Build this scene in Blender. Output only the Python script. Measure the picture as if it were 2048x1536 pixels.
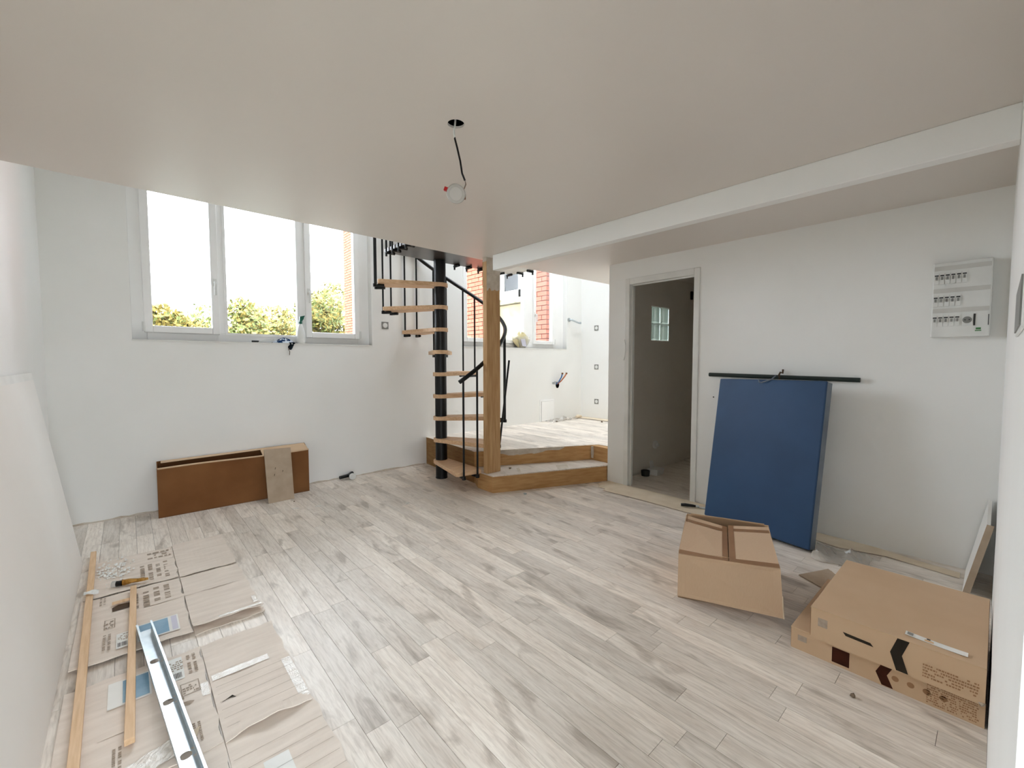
import bpy, bmesh, math, random
from mathutils import Vector, Matrix, geometry
random.seed(7)
PI = math.pi
for o in list(bpy.data.objects): bpy.data.objects.remove(o)
sc = bpy.context.scene
COL = sc.collection

# ---------------------------------------------------------------- camera
F_PX, YAW, PITCH, ROLL = 866.71, 0.843755, -0.052316, -0.000913
cam = bpy.data.cameras.new('camera'); cam_o = bpy.data.objects.new('camera', cam); COL.objects.link(cam_o)
fw = Vector((math.cos(YAW)*math.cos(PITCH), math.sin(YAW)*math.cos(PITCH), math.sin(PITCH)))
rt = Vector((math.sin(YAW), -math.cos(YAW), 0)); up = rt.cross(fw)
r2 = math.cos(ROLL)*rt + math.sin(ROLL)*up; u2 = -math.sin(ROLL)*rt + math.cos(ROLL)*up
cam_o.matrix_world = Matrix.Translation((0, 0, 1.3)) @ Matrix((r2, u2, -fw)).transposed().to_4x4()
cam.sensor_fit = 'HORIZONTAL'; cam.sensor_width = 36.0; cam.lens = F_PX/2048*36.0
cam.clip_start = 0.005; cam.clip_end = 300
sc.camera = cam_o

# ---------------------------------------------------------------- world (overcast sky) and exposure
W = bpy.data.worlds.new('overcast'); sc.world = W; W.use_nodes = True
nt = W.node_tree; nt.nodes.clear()
wo = nt.nodes.new('ShaderNodeOutputWorld'); bg = nt.nodes.new('ShaderNodeBackground')
tc = nt.nodes.new('ShaderNodeTexCoord'); no = nt.nodes.new('ShaderNodeTexNoise'); rp = nt.nodes.new('ShaderNodeValToRGB')
no.inputs['Scale'].default_value = 2.2; no.inputs['Detail'].default_value = 5
rp.color_ramp.elements[0].position = .35; rp.color_ramp.elements[0].color = (.77, .87, .97, 1)
rp.color_ramp.elements[1].position = .65; rp.color_ramp.elements[1].color = (.90, .955, 1.0, 1)
nt.links.new(tc.outputs['Generated'], no.inputs['Vector']); nt.links.new(no.outputs['Fac'], rp.inputs['Fac'])
nt.links.new(rp.outputs['Color'], bg.inputs['Color']); nt.links.new(bg.outputs['Background'], wo.inputs['Surface'])
bg.inputs['Strength'].default_value = 3.0
sc.view_settings.view_transform = 'Standard'; sc.view_settings.look = 'None'
sc.view_settings.gamma = 1.0; sc.view_settings.use_curve_mapping = False
sc.view_settings.exposure = 2.63
sc.cycles.max_bounces = 14; sc.cycles.diffuse_bounces = 8; sc.cycles.transparent_max_bounces = 16

def portal(name, x0, x1, y, z0, z1):
    l = bpy.data.lights.new(name, 'AREA'); l.shape = 'RECTANGLE'; l.size = x1-x0; l.size_y = z1-z0
    l.cycles.is_portal = True
    o = bpy.data.objects.new(name, l); COL.objects.link(o)
    o.location = ((x0+x1)/2, y, (z0+z1)/2); o.rotation_euler = (-PI/2, 0, 0)
WT = 3.20                                           # window head height
portal('sky_portal', .05, 2.12, 5.13, 1.49, WT); portal('sky_portal', 3.42, 5.5, 5.13, 1.5, WT)
SKY = ((1.6, 2.4, 3.55, 4.55), (3.0, 5.6, 3.55, 4.55))     # unseen roof lights added over the double-height strip to brighten it: x0, x1, y0, y1
FRX = (-.26, .35)                                   # unseen glazed opening behind the camera, added for fill daylight
for a, b, c, d in SKY:
    l = bpy.data.lights.new('sky_portal', 'AREA'); l.shape = 'RECTANGLE'; l.size = b-a; l.size_y = d-c; l.cycles.is_portal = True
    o = bpy.data.objects.new('sky_portal', l); COL.objects.link(o); o.location = ((a+b)/2, (c+d)/2, 4.82)
l = bpy.data.lights.new('sky_portal', 'AREA'); l.shape = 'RECTANGLE'; l.size = .61; l.size_y = 2.1; l.cycles.is_portal = True
o = bpy.data.objects.new('sky_portal', l); COL.objects.link(o); o.location = (.045, -1.0, 1.1); o.rotation_euler = (PI/2, 0, 0)

# ---------------------------------------------------------------- materials
def lin(c):
    return tuple((v/255/12.92 if v/255 <= .04045 else ((v/255+.055)/1.055)**2.4) for v in c) + (1,)
def mat(name, c, rough=.6, spec=.35, c2=None, scale=6., stretch=(1, 1, 1), metal=0., bump=0., bscale=None, detail=4., lo=.3, hi=.7, rnd=0., coord='Object'):
    m = bpy.data.materials.new(name); m.use_nodes = True; n = m.node_tree; b = n.nodes['Principled BSDF']
    b.inputs['Roughness'].default_value = rough; b.inputs['Metallic'].default_value = metal
    b.inputs['Specular IOR Level'].default_value = spec
    if c2 is None: c2 = tuple(max(0, v*.955) for v in c)
    t = n.nodes.new('ShaderNodeTexCoord'); mp = n.nodes.new('ShaderNodeMapping'); nz = n.nodes.new('ShaderNodeTexNoise'); cr = n.nodes.new('ShaderNodeValToRGB')
    mp.inputs['Scale'].default_value = stretch; nz.inputs['Scale'].default_value = scale; nz.inputs['Detail'].default_value = detail
    cr.color_ramp.elements[0].position = lo; cr.color_ramp.elements[1].position = hi
    cr.color_ramp.elements[0].color = lin(c2); cr.color_ramp.elements[1].color = lin(c)
    n.links.new(t.outputs[coord], mp.inputs['Vector'])
    vec = mp.outputs['Vector']
    if rnd:
        oi = n.nodes.new('ShaderNodeObjectInfo'); ad = n.nodes.new('ShaderNodeVectorMath'); ml = n.nodes.new('ShaderNodeVectorMath')
        ml.operation = 'SCALE'; ml.inputs[0].default_value = (37., 91., 53.); n.links.new(oi.outputs['Random'], ml.inputs['Scale'])
        ad.operation = 'ADD'; n.links.new(vec, ad.inputs[0]); n.links.new(ml.outputs[0], ad.inputs[1]); vec = ad.outputs[0]
    n.links.new(vec, nz.inputs['Vector']); n.links.new(nz.outputs['Fac'], cr.inputs['Fac'])
    out = cr.outputs['Color']
    if rnd:
        hv = n.nodes.new('ShaderNodeHueSaturation'); mr = n.nodes.new('ShaderNodeMapRange')
        mr.inputs['To Min'].default_value = 1-rnd; mr.inputs['To Max'].default_value = 1+rnd
        n.links.new(oi.outputs['Random'], mr.inputs['Value']); n.links.new(mr.outputs['Result'], hv.inputs['Value']); n.links.new(out, hv.inputs['Color']); out = hv.outputs['Color']
    n.links.new(out, b.inputs['Base Color'])
    if bump:
        nb = n.nodes.new('ShaderNodeTexNoise'); nb.inputs['Scale'].default_value = bscale or scale*4; nb.inputs['Detail'].default_value = 4
        bp = n.nodes.new('ShaderNodeBump'); bp.inputs['Strength'].default_value = bump; bp.inputs['Distance'].default_value = .01
        n.links.new(mp.outputs['Vector'], nb.inputs['Vector']); n.links.new(nb.outputs['Fac'], bp.inputs['Height']); n.links.new(bp.outputs['Normal'], b.inputs['Normal'])
    return m

def floor_mat(name, brick=False):
    m = bpy.data.materials.new(name); m.use_nodes = True; n = m.node_tree; b = n.nodes['Principled BSDF']; L = n.links.new
    N = n.nodes.new
    b.inputs['Roughness'].default_value = .42; b.inputs['Specular IOR Level'].default_value = .4
    t = N('ShaderNodeTexCoord'); oi = N('ShaderNodeObjectInfo')
    sc1 = N('ShaderNodeVectorMath'); sc1.operation = 'SCALE'; sc1.inputs[0].default_value = (13., 71., 29.); L(oi.outputs['Random'], sc1.inputs['Scale'])
    ad = N('ShaderNodeVectorMath'); ad.operation = 'ADD'; L(t.outputs['Object'], ad.inputs[0]); L(sc1.outputs[0], ad.inputs[1])
    def noise(stretch, scale, detail, dist, p0, c0, p1, c1):
        mp = N('ShaderNodeMapping'); mp.inputs['Scale'].default_value = stretch; L(ad.outputs[0], mp.inputs['Vector'])
        z = N('ShaderNodeTexNoise'); z.inputs['Scale'].default_value = scale; z.inputs['Detail'].default_value = detail; z.inputs['Distortion'].default_value = dist
        L(mp.outputs['Vector'], z.inputs['Vector']); r = N('ShaderNodeValToRGB'); e = r.color_ramp.elements
        e[0].position, e[1].position = p0, p1; e[0].color, e[1].color = c0, c1
        L(z.outputs['Fac'], r.inputs['Fac']); return r.outputs['Color']
    base = noise((9, 1.6, 1), 1.6, 3, .4, .28, lin((226, 215, 203)), .66, lin((242, 234, 224)))
    grain = noise((46, 5.0, 1), 1.4, 8, 1.8, .36, (.74, .715, .69, 1), .54, (1, 1, 1, 1))
    fine = noise((190, 9, 1), 1.2, 4, .3, .25, (.86, .85, .84, 1), .6, (1, 1, 1, 1))
    dark = noise((6.5, 2.0, 1), 1.3, 7, 1.0, .30, (.58, .55, .52, 1), .45, (1, 1, 1, 1))
    mpw = N('ShaderNodeMapping'); mpw.inputs['Scale'].default_value = (1, .11, 1); L(ad.outputs[0], mpw.inputs['Vector'])
    wv = N('ShaderNodeTexWave'); wv.inputs['Scale'].default_value = 11; wv.inputs['Distortion'].default_value = 7; wv.inputs['Detail'].default_value = 3; wv.inputs['Detail Scale'].default_value = 1.6
    L(mpw.outputs['Vector'], wv.inputs['Vector']); rw = N('ShaderNodeValToRGB'); rw.color_ramp.elements[0].color = (.80, .785, .77, 1); rw.color_ramp.elements[1].color = (1, 1, 1, 1); rw.color_ramp.elements[1].position = .55
    L(wv.outputs['Fac'], rw.inputs['Fac'])
    cur = base
    for k, f in ((grain, .55), (fine, .65), (rw.outputs['Color'], .35), (dark, .85)):
        mx = N('ShaderNodeMix'); mx.data_type = 'RGBA'; mx.blend_type = 'MULTIPLY'; mx.inputs['Factor'].default_value = f
        L(cur, mx.inputs['A']); L(k, mx.inputs['B']); cur = mx.outputs['Result']
    hv = N('ShaderNodeHueSaturation'); mr = N('ShaderNodeMapRange'); mr.inputs['To Min'].default_value = .84; mr.inputs['To Max'].default_value = 1.1
    L(oi.outputs['Random'], mr.inputs['Value']); L(mr.outputs['Result'], hv.inputs['Value']); L(cur, hv.inputs['Color'])
    L(hv.outputs['Color'], b.inputs['Base Color'])
    return m

def mix_mat(name, c, trans=.9, rough=.03, tcol=(1, 1, 1, 1), translucent=0.):
    """clear or milky sheet: transparent + glossy film (+ translucent body)"""
    m = bpy.data.materials.new(name); m.use_nodes = True; n = m.node_tree; n.nodes.clear(); N = n.nodes.new; L = n.links.new
    o = N('ShaderNodeOutputMaterial'); tr = N('ShaderNodeBsdfTransparent'); tr.inputs['Color'].default_value = tcol
    gl = N('ShaderNodeBsdfGlossy'); gl.inputs['Roughness'].default_value = rough; fr = N('ShaderNodeFresnel'); fr.inputs['IOR'].default_value = 1.35
    nz = N('ShaderNodeTexNoise'); nz.inputs['Scale'].default_value = 9
    bp = N('ShaderNodeBump'); bp.inputs['Strength'].default_value = .02 if not translucent else .3; L(nz.outputs['Fac'], bp.inputs['Height']); L(bp.outputs['Normal'], gl.inputs['Normal'])
    s1 = tr.outputs[0]
    if translucent:
        d = N('ShaderNodeBsdfTranslucent'); d.inputs['Color'].default_value = lin(c); d2 = N('ShaderNodeBsdfDiffuse'); d2.inputs['Color'].default_value = lin(c)
        m1 = N('ShaderNodeMixShader'); m1.inputs[0].default_value = .5; L(d.outputs[0], m1.inputs[1]); L(d2.outputs[0], m1.inputs[2])
        m2 = N('ShaderNodeMixShader'); m2.inputs[0].default_value = translucent; L(s1, m2.inputs[1]); L(m1.outputs[0], m2.inputs[2]); s1 = m2.outputs[0]
    mx = N('ShaderNodeMixShader'); L(fr.outputs[0], mx.inputs[0]); L(s1, mx.inputs[1]); L(gl.outputs[0], mx.inputs[2]); L(mx.outputs[0], o.inputs['Surface'])
    return m

M = {}
M['wall'] = mat('painted_plaster', (240, 240, 238), .6, .25, (236, 236, 233), 1.5, bump=.03, bscale=60)
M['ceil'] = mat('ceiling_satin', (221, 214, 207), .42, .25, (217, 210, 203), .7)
M['upper'] = mat('upper_plaster', (236, 235, 231), .6, .3)
M['bath'] = mat('raw_plasterboard', (226, 221, 212), .8, .2, (218, 212, 202), 2)
M['frame'] = mat('white_pvc', (246, 246, 245), .35, .4, (243, 243, 242))
M['reveal'] = mat('reveal_plaster', (230, 230, 226), .6, .3)
M['glass'] = mix_mat('window_glass', (255, 255, 255))
M['block'] = mix_mat('glass_block', (226, 236, 228), translucent=.45, rough=.15, tcol=(.93, .98, .95, 1))
M['floor'] = floor_mat('grey_oak_vinyl')
M['screed'] = mat('dark_underlay', (96, 88, 80), .9, .1)
M['black'] = mat('black_metal', (11, 11, 12), .36, .35, (8, 8, 9))
M['pine'] = mat('pine_tread', (230, 196, 160), .45, .35, (206, 166, 126), 3, (2, 18, 18), bump=.05)
M['post'] = mat('raw_timber', (200, 164, 120), .7, .2, (174, 134, 90), 3, (14, 14, 1.4), bump=.1)
M['ply'] = mat('plywood_riser', (200, 160, 110), .6, .25, (176, 132, 84), 3, (2, 2, 14), bump=.05)
M['plaster'] = mat('plaster_smear', (214, 206, 194), .85, .1, (190, 178, 162), 14, bump=.3)
M['landing'] = mat('dark_landing', (72, 66, 63), .28, .45, (60, 54, 52), 3, (1, 12, 1))
M['kraft'] = mat('kraft_cardboard', (206, 178, 148), .75, .2, (199, 170, 139), 5, bump=.02)
M['kraft2'] = mat('brown_cardboard', (134, 92, 57), .8, .15, (116, 76, 44), 3)
M['kraft3'] = mat('pale_kraft', (214, 187, 159), .75, .2, (205, 177, 148), 40, (1, 40, 1))
M['tape'] = mat('brown_tape', (160, 122, 88), .35, .4, (150, 112, 78), 10)
M['dusty'] = mat('dusty_cardboard', (235, 224, 213), .85, .15, (222, 210, 198), 5, (1, 6, 1), bump=.05)
M['clear_tape'] = mat('clear_tape', (235, 230, 222), .12, .8, (214, 204, 192), 40, bump=.3)
M['ink'] = mat('grey_ink', (178, 164, 149), .9, .1, (160, 145, 130), 60)
M['dark_ink'] = mat('dark_ink', (52, 46, 38), .8, .15, (44, 38, 32), 20)
M['red_ink'] = mat('brown_ink', (70, 34, 22), .8, .15, (54, 26, 16), 20)
M['paper'] = mat('masking_paper', (226, 212, 190), .85, .1, (210, 194, 170), 6, bump=.15)
M['white_paper'] = mat('white_label', (238, 238, 234), .6, .2)
M['blue_print'] = mat('blue_print', (150, 184, 204), .4, .3, (108, 150, 178), 8)
M['lilac'] = mat('lilac_print', (206, 204, 218), .5, .3)
M['timber'] = mat('batten_wood', (232, 200, 164), .6, .25, (214, 178, 138), 4, (20, 1.5, 20), bump=.03)
M['steel'] = mat('galvanised_steel', (214, 222, 226), .32, .5, (196, 206, 212), 30, metal=.85)
M['steel_in'] = mat('zinc', (190, 200, 204), .4, .5, metal=.7)
M['drywall'] = mat('plasterboard_face', (242, 240, 236), .8, .15, (237, 234, 229), 1.2)
M['blue'] = mat('blue_vinyl', (44, 74, 110), .5, .3, (36, 62, 94), 2.2, bump=.03, detail=6)
M['edge_grey'] = mat('grey_edge', (120, 128, 138), .5, .3, (96, 104, 116), 6)
M['green_tube'] = mat('dark_green_tube', (38, 48, 44), .45, .4)
M['strap'] = mat('brown_strap', (84, 66, 50), .7, .2)
M['mdf'] = mat('fibreboard', (178, 160, 140), .8, .15, (166, 148, 128), 12)
M['white'] = mat('white_plastic', (228, 229, 226), .4, .4)
M['grey'] = mat('grey_plastic', (140, 140, 136), .5, .3)
M['dkgrey'] = mat('dark_grey_plastic', (60, 60, 60), .5, .3)
M['green'] = mat('green_sticker', (78, 132, 82), .6, .2)
M['tealcap'] = mat('green_trigger', (22, 96, 78), .35, .4)
M['red'] = mat('red_clip', (190, 20, 26), .4, .4)
M['brownp'] = mat('brown_wire', (120, 74, 34), .5, .3)
M['gold'] = mat('crumpled_gold_foil', (196, 150, 70), .28, .5, (150, 104, 40), 30, metal=.6, bump=.8, bscale=60)
M['chrome'] = mat('chrome', (190, 194, 196), .2, .5, metal=1.)
M['copper'] = mat('copper_pipe', (176, 110, 80), .35, .5, metal=.8)
M['bluepipe'] = mat('blue_pipe', (70, 110, 160), .5, .3)
M['film'] = mix_mat('plastic_film', (238, 236, 230), translucent=.35, rough=.12)
M['bag'] = mix_mat('plastic_bag', (244, 244, 240), translucent=.55, rough=.12)
M['cream'] = mat('cream_paper', (222, 212, 172), .8, .1, (204, 192, 150), 10, bump=.2)
M['rag'] = mat('blue_rag', (206, 214, 224), .9, .05, (28, 52, 88), 26, lo=.45, hi=.52)
M['darkrag'] = mat('dark_rag', (30, 38, 44), .9, .05)
M['brick'] = mat('orange_brick', (152, 88, 70), .85, .15, (138, 75, 58), 5, rnd=.08)
M['mortar'] = mat('brick_mortar', (112, 58, 46), .95, .05, (100, 50, 40), 12)
M['render'] = mat('beige_render', (150, 140, 112), .95, .05, (132, 121, 94), 7, bump=.5, bscale=25)
M['stone'] = mat('stone_ledge', (150, 146, 124), .9, .1, (100, 96, 78), 9, bump=.4)
M['curtain'] = mat('window_dark', (66, 54, 52), .4, .4)
M['leaf1'] = mat('yellow_leaf', (134, 120, 62), .7, .2, (112, 98, 48), 3)
M['leaf2'] = mat('green_leaf', (94, 100, 54), .7, .2, (78, 86, 44), 3)
M['bark'] = mat('grey_bark', (96, 88, 80), .9, .1)
M['ground'] = mat('garden_ground', (140, 142, 132), .95, .05, (124, 126, 116), .4)
M['dirt'] = mat('floor_debris', (118, 104, 88), .9, .1)
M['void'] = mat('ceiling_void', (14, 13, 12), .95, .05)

M['striplabel'] = mat('label_strip', (206, 205, 200), .5, .3)
M['lampgrey'] = mat('lamp_plastic', (196, 192, 187), .5, .3)
M['lampring'] = mat('lamp_ring', (182, 178, 173), .45, .35)

# ---------------------------------------------------------------- builders
class MB:
    def __init__(s): s.v = []; s.f = []; s.m = []
    def add(s, vs, fs, mi=0):
        k = len(s.v); s.v += [Vector(v) for v in vs]; s.f += [tuple(k+i for i in f) for f in fs]; s.m += [mi]*len(fs); return s
    def box(s, x0, x1, y0, y1, z0, z1, mi=0, T=None):
        vs = [Vector(p) for p in ((x0,y0,z0),(x1,y0,z0),(x1,y1,z0),(x0,y1,z0),(x0,y0,z1),(x1,y0,z1),(x1,y1,z1),(x0,y1,z1))]
        if T is not None: vs = [T @ v for v in vs]
        return s.add(vs, [(0,3,2,1),(4,5,6,7),(0,1,5,4),(1,2,6,5),(2,3,7,6),(3,0,4,7)], mi)
    def hexa(s, b, t, mi=0):                      # 4 bottom points (ccw), 4 top points
        return s.add(list(b)+list(t), [(3,2,1,0),(4,5,6,7),(0,1,5,4),(1,2,6,5),(2,3,7,6),(3,0,4,7)], mi)
    def prism(s, poly, z0, z1, mi=0, T=None):
        n = len(poly); vs = [Vector((p[0],p[1],z0)) for p in poly]+[Vector((p[0],p[1],z1)) for p in poly]
        if T is not None: vs = [T @ v for v in vs]
        return s.add(vs, [tuple(range(n-1,-1,-1)), tuple(range(n,2*n))]+[(i,(i+1)%n,n+(i+1)%n,n+i) for i in range(n)], mi)
    def tube(s, pts, r, seg=8, mi=0, caps=True, closed=False):
        pts = [Vector(p) for p in pts]; n = len(pts); rs = r if isinstance(r, (list, tuple)) else [r]*n
        rings = []; prev = None
        for i, p in enumerate(pts):
            d = (pts[min(i+1,n-1)]-pts[max(i-1,0)]).normalized()
            if prev is None: a = d.orthogonal().normalized()
            else: a = (prev-d*prev.dot(d)).normalized()
            prev = a; b = d.cross(a)
            rings.append([p+(a*math.cos(2*PI*k/seg)+b*math.sin(2*PI*k/seg))*rs[i] for k in range(seg)])
        vs = [v for g in rings for v in g]
        fs = [(i*seg+k, i*seg+(k+1)%seg, (i+1)*seg+(k+1)%seg, (i+1)*seg+k) for i in range(n-1) for k in range(seg)]
        if caps: fs += [tuple(range(seg-1,-1,-1)), tuple((n-1)*seg+k for k in range(seg))]
        return s.add(vs, fs, mi)
    def lathe(s, prof, c, seg=20, mi=0, T=None):  # prof: (r, z) list about a vertical axis at c
        vs = []; fs = []; n = len(prof)
        for r, z in prof:
            for k in range(seg):
                a = 2*PI*k/seg; vs.append(Vector((r*math.cos(a), r*math.sin(a), z)))
        for i in range(n-1):
            for k in range(seg): fs.append((i*seg+k, i*seg+(k+1)%seg, (i+1)*seg+(k+1)%seg, (i+1)*seg+k))
        fs += [tuple(range(seg-1,-1,-1)), tuple((n-1)*seg+k for k in range(seg))]
        T = T or Matrix.Identity(4)
        return s.add([Vector(c)+(T.to_3x3() @ v) for v in vs], fs, mi)
    def grid(s, fn, nu, nv, mi=0, th=0):          # surface fn(u,v) -> point; optional thickness below
        vs = [Vector(fn(i/nu, j/nv)) for j in range(nv+1) for i in range(nu+1)]
        fs = [(j*(nu+1)+i, j*(nu+1)+i+1, (j+1)*(nu+1)+i+1, (j+1)*(nu+1)+i) for j in range(nv) for i in range(nu)]
        s.add(vs, fs, mi)
        if th:
            k = len(vs); lo = [v-Vector((0,0,th)) for v in vs]
            s.add(lo, [tuple(reversed(f)) for f in fs], mi)
            b = [i for i in range(nu+1)]+[j*(nu+1)+nu for j in range(1,nv+1)]+[nv*(nu+1)+i for i in range(nu-1,-1,-1)]+[j*(nu+1) for j in range(nv-1,0,-1)]
            base = len(s.v)-2*k
            for a, c in zip(b, b[1:]+b[:1]): s.f.append((base+a, base+k+a, base+k+c, base+c)); s.m.append(mi)
        return s

ORG = {}
def org(o):
    v = Vector((0,0,0))
    while o: v += ORG.get(o.name, Vector((0,0,0))); o = o.parent
    return v
def link(name, me, mats, parent=None, at=None, bevel=0, smooth=False):
    for m in (mats if isinstance(mats, (list, tuple)) else [mats]): me.materials.append(M[m])
    o = bpy.data.objects.new(name, me); COL.objects.link(o)
    if parent: o.parent = parent
    if at is not None: o.location = at
    ORG[o.name] = Vector(at) if at is not None else Vector((0,0,0))
    if smooth: me.polygons.foreach_set('use_smooth', [True]*len(me.polygons))
    if bevel:
        b = o.modifiers.new('soft_edges', 'BEVEL'); b.width = bevel; b.segments = 2; b.limit_method = 'ANGLE'
    return o
def obj(name, mb, mats, parent=None, at=None, bevel=0, smooth=False):
    off = (org(parent) if parent else Vector((0,0,0))) + (Vector(at) if at is not None else Vector((0,0,0)))
    me = bpy.data.meshes.new(name); me.from_pydata([v-off for v in mb.v], [], mb.f); me.polygons.foreach_set('material_index', mb.m)
    bm = bmesh.new(); bm.from_mesh(me); bmesh.ops.recalc_face_normals(bm, faces=bm.faces); bm.to_mesh(me); bm.free(); me.update()
    return link(name, me, mats, parent, at, bevel, smooth)
def tag(o, label, cat, group=None):
    o['label'] = label; o['category'] = cat
    if group: o['group'] = group
    return o
def thing(name, label, cat, at, group=None):
    o = bpy.data.objects.new(name, None); COL.objects.link(o); o.location = at; o.empty_display_size = .1
    ORG[o.name] = Vector(at); return tag(o, label, cat, group)
def struct(name, mb, mats, label=None, bevel=0):
    o = obj(name, mb, mats, bevel=bevel); o['kind'] = 'structure'
    if label: o['label'] = label
    return o
def B(*a): return MB().box(*a)

# ---------------------------------------------------------------- room geometry (metres)
XL, XD, YW, YR = -.46, 3.87, 4.81, -.022            # left wall, door wall, window wall, right wall
XK, YB, YC = 5.88, 2.72, 2.79                        # kitchen end wall, bathroom partition
HC, YS = 2.315, 3.46                                 # slab underside, slab edge
ZM, ZR = 2.56, 4.7                                   # mezzanine floor, roof
ZP, ZS = .34, .175                                   # platform, step

# floor: vinyl planks laid along y
fl = struct('floor', B(XL-.2, 3.95, -.9, YW+.1, -.08, -.004), 'screed', 'pale grey oak-effect plank floor of the main room')
PWD = .0945
def planks(parent, x0, x1, y0, y1, z, clip=None, seed=3, length=.92):
    rng = random.Random(seed); n = int(math.ceil((x1-x0)/PWD)); off = org(parent)
    for i in range(n):
        a = x0+i*PWD; b = min(a+PWD, x1); y = y0-rng.random()*length*.45
        while y < y1:
            L = length*rng.choice((.55, .8, 1., 1.))
            if y1-(y+L) < .08: L = y1-y
            c, d = max(y, y0), min(y+L, y1); y += L
            if d-c < .002: continue
            g = .0007
            poly = [Vector((a+g, c+g, 0)), Vector((b-g, c+g, 0)), Vector((b-g, d-g, 0)), Vector((a+g, d-g, 0))]
            if clip:
                poly = clip(poly)
                if not poly or len(poly) < 3: continue
            ce = sum(poly, Vector())/len(poly); ce.z = z
            m = MB().prism([(p.x-ce.x, p.y-ce.y) for p in poly], -.004, 0)
            me = bpy.data.meshes.new('plank'); me.from_pydata(m.v, [], m.f); me.update()
            link('plank', me, 'floor', parent, ce-off)
planks(fl, XL, XD, YR, YW, 0)
pb = planks(fl, XL, .55, -.89, YR, 0, seed=9, length=1.2)

# ceiling slab with the hole of the downlight
HOLE = (1.092, 1.587, .036)
outer = [(XL-.2, -.9), (6.1, -.9), (6.1, 3.465), (2.75, 3.488), (XL-.2, 3.383)]
hole = [(HOLE[0]+HOLE[2]*math.cos(2*PI*k/28), HOLE[1]+HOLE[2]*math.sin(2*PI*k/28)) for k in range(28)]
flat = [Vector((x, y, 0)) for x, y in outer+hole]
tri = geometry.tessellate_polygon([[Vector((x,y,0)) for x,y in outer], [Vector((x,y,0)) for x,y in hole]])
mb = MB(); no_ = len(outer); nh = len(hole)
mb.add([(v.x, v.y, HC) for v in flat], [tuple(t) for t in tri])
mb.add([(x, y, z) for z in (HC, ZM) for x, y in outer], [(i, (i+1) % no_, no_+(i+1) % no_, no_+i) for i in range(no_)]+[tuple(range(no_, 2*no_))])
mb.add([(x, y, z) for z in (HC, HC+.010) for x, y in hole], [(i, (i+1) % nh, nh+(i+1) % nh, nh+i) for i in range(nh)])
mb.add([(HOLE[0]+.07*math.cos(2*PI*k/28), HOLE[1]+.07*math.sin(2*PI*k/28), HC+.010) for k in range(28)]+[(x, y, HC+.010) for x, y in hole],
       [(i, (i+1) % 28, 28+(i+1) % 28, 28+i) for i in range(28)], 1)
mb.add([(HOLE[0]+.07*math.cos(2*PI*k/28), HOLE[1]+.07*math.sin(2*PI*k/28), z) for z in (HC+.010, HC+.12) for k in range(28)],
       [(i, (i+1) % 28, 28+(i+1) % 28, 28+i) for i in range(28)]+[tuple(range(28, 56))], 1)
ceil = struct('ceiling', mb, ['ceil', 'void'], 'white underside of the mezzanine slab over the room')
struct('trim_1', B(2.66, 2.735, YR, 3.268, 2.172, HC), 'wall', 'white boxed beam running under the ceiling from the timber post', bevel=.004)
m = MB().box(XL-.2, 6.1, -1.0, SKY[0][2], ZR, ZR+.1).box(XL-.2, 6.1, SKY[0][3], YW+.35, ZR, ZR+.1)
m.box(XL-.2, SKY[0][0], SKY[0][2], SKY[0][3], ZR, ZR+.1).box(SKY[0][1], SKY[1][0], SKY[0][2], SKY[0][3], ZR, ZR+.1).box(SKY[1][1], 6.1, SKY[0][2], SKY[0][3], ZR, ZR+.1)
struct('ceiling_upper', m, 'upper')
for i, (a, b, c, d) in enumerate(SKY):  # invented roof openings, out of view, letting extra daylight down
    f = MB().box(a, a+.05, c, d, ZR, ZR+.1).box(b-.05, b, c, d, ZR, ZR+.1).box(a+.05, b-.05, c, c+.05, ZR, ZR+.1).box(a+.05, b-.05, d-.05, d, ZR, ZR+.1)
    w = obj('window_%d' % (4+i), f, 'frame'); w['kind'] = 'structure'; w['label'] = 'added unseen roof light brightening the double-height strip'
    obj('pane', B(a+.05, b-.05, c+.05, d-.05, ZR+.05, ZR+.056), 'glass', w)

# walls
struct('wall_left', B(XL-.2, XL, -.9, YW+.3, -.08, ZR), 'wall', 'white left wall of the room')
struct('wall_right', B(.55, XD+.08, YR-.12, YR, -.08, HC), 'wall', 'white near wall at the right edge of the view')
struct('wall_back', MB().box(.55, .67, -.9, YR-.12, -.08, HC).box(XL-.2, FRX[0], -1.0, -.9, -.08, HC).box(FRX[1], .67, -1.0, -.9, -.08, HC).box(FRX[0], FRX[1], -1.0, -.9, 2.16, HC), 'wall')
f = MB().box(FRX[0], FRX[0]+.06, -.98, -.92, 0, 2.16).box(FRX[1]-.06, FRX[1], -.98, -.92, 0, 2.16).box(FRX[0]+.06, FRX[1]-.06, -.98, -.92, 2.10, 2.16).box(FRX[0]+.06, FRX[1]-.06, -.98, -.92, 0, .06)  # frame of the invented glazed door that lights the room from behind
d2 = obj('fill_door', f, 'frame'); d2['kind'] = 'structure'; d2['label'] = 'added unseen glazed door giving fill daylight from behind the photographer'
obj('pane', B(FRX[0]+.06, FRX[1]-.06, -.952, -.946, .06, 2.10), 'glass', d2)
struct('wall_mezzanine', MB().box(XL-.2, 6.1, -1.0, -.9, ZM, ZR), 'upper')
m = MB()                                             # door wall with its opening
DY0, DY1, DZ = 1.832, 2.562, 2.11
m.box(XD, XD+.08, YR, DY0, -.08, HC).box(XD, XD+.08, DY1, YC, -.08, HC).box(XD, XD+.08, DY0, DY1, DZ, HC)
struct('wall_door', m, 'wall', 'white partition wall holding the doorway')
WX = ((.045, 2.125, 1.487), (3.40, 5.50, 1.503))     # window openings: x0, x1, sill
m = MB(); y1 = YW+.30
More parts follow.
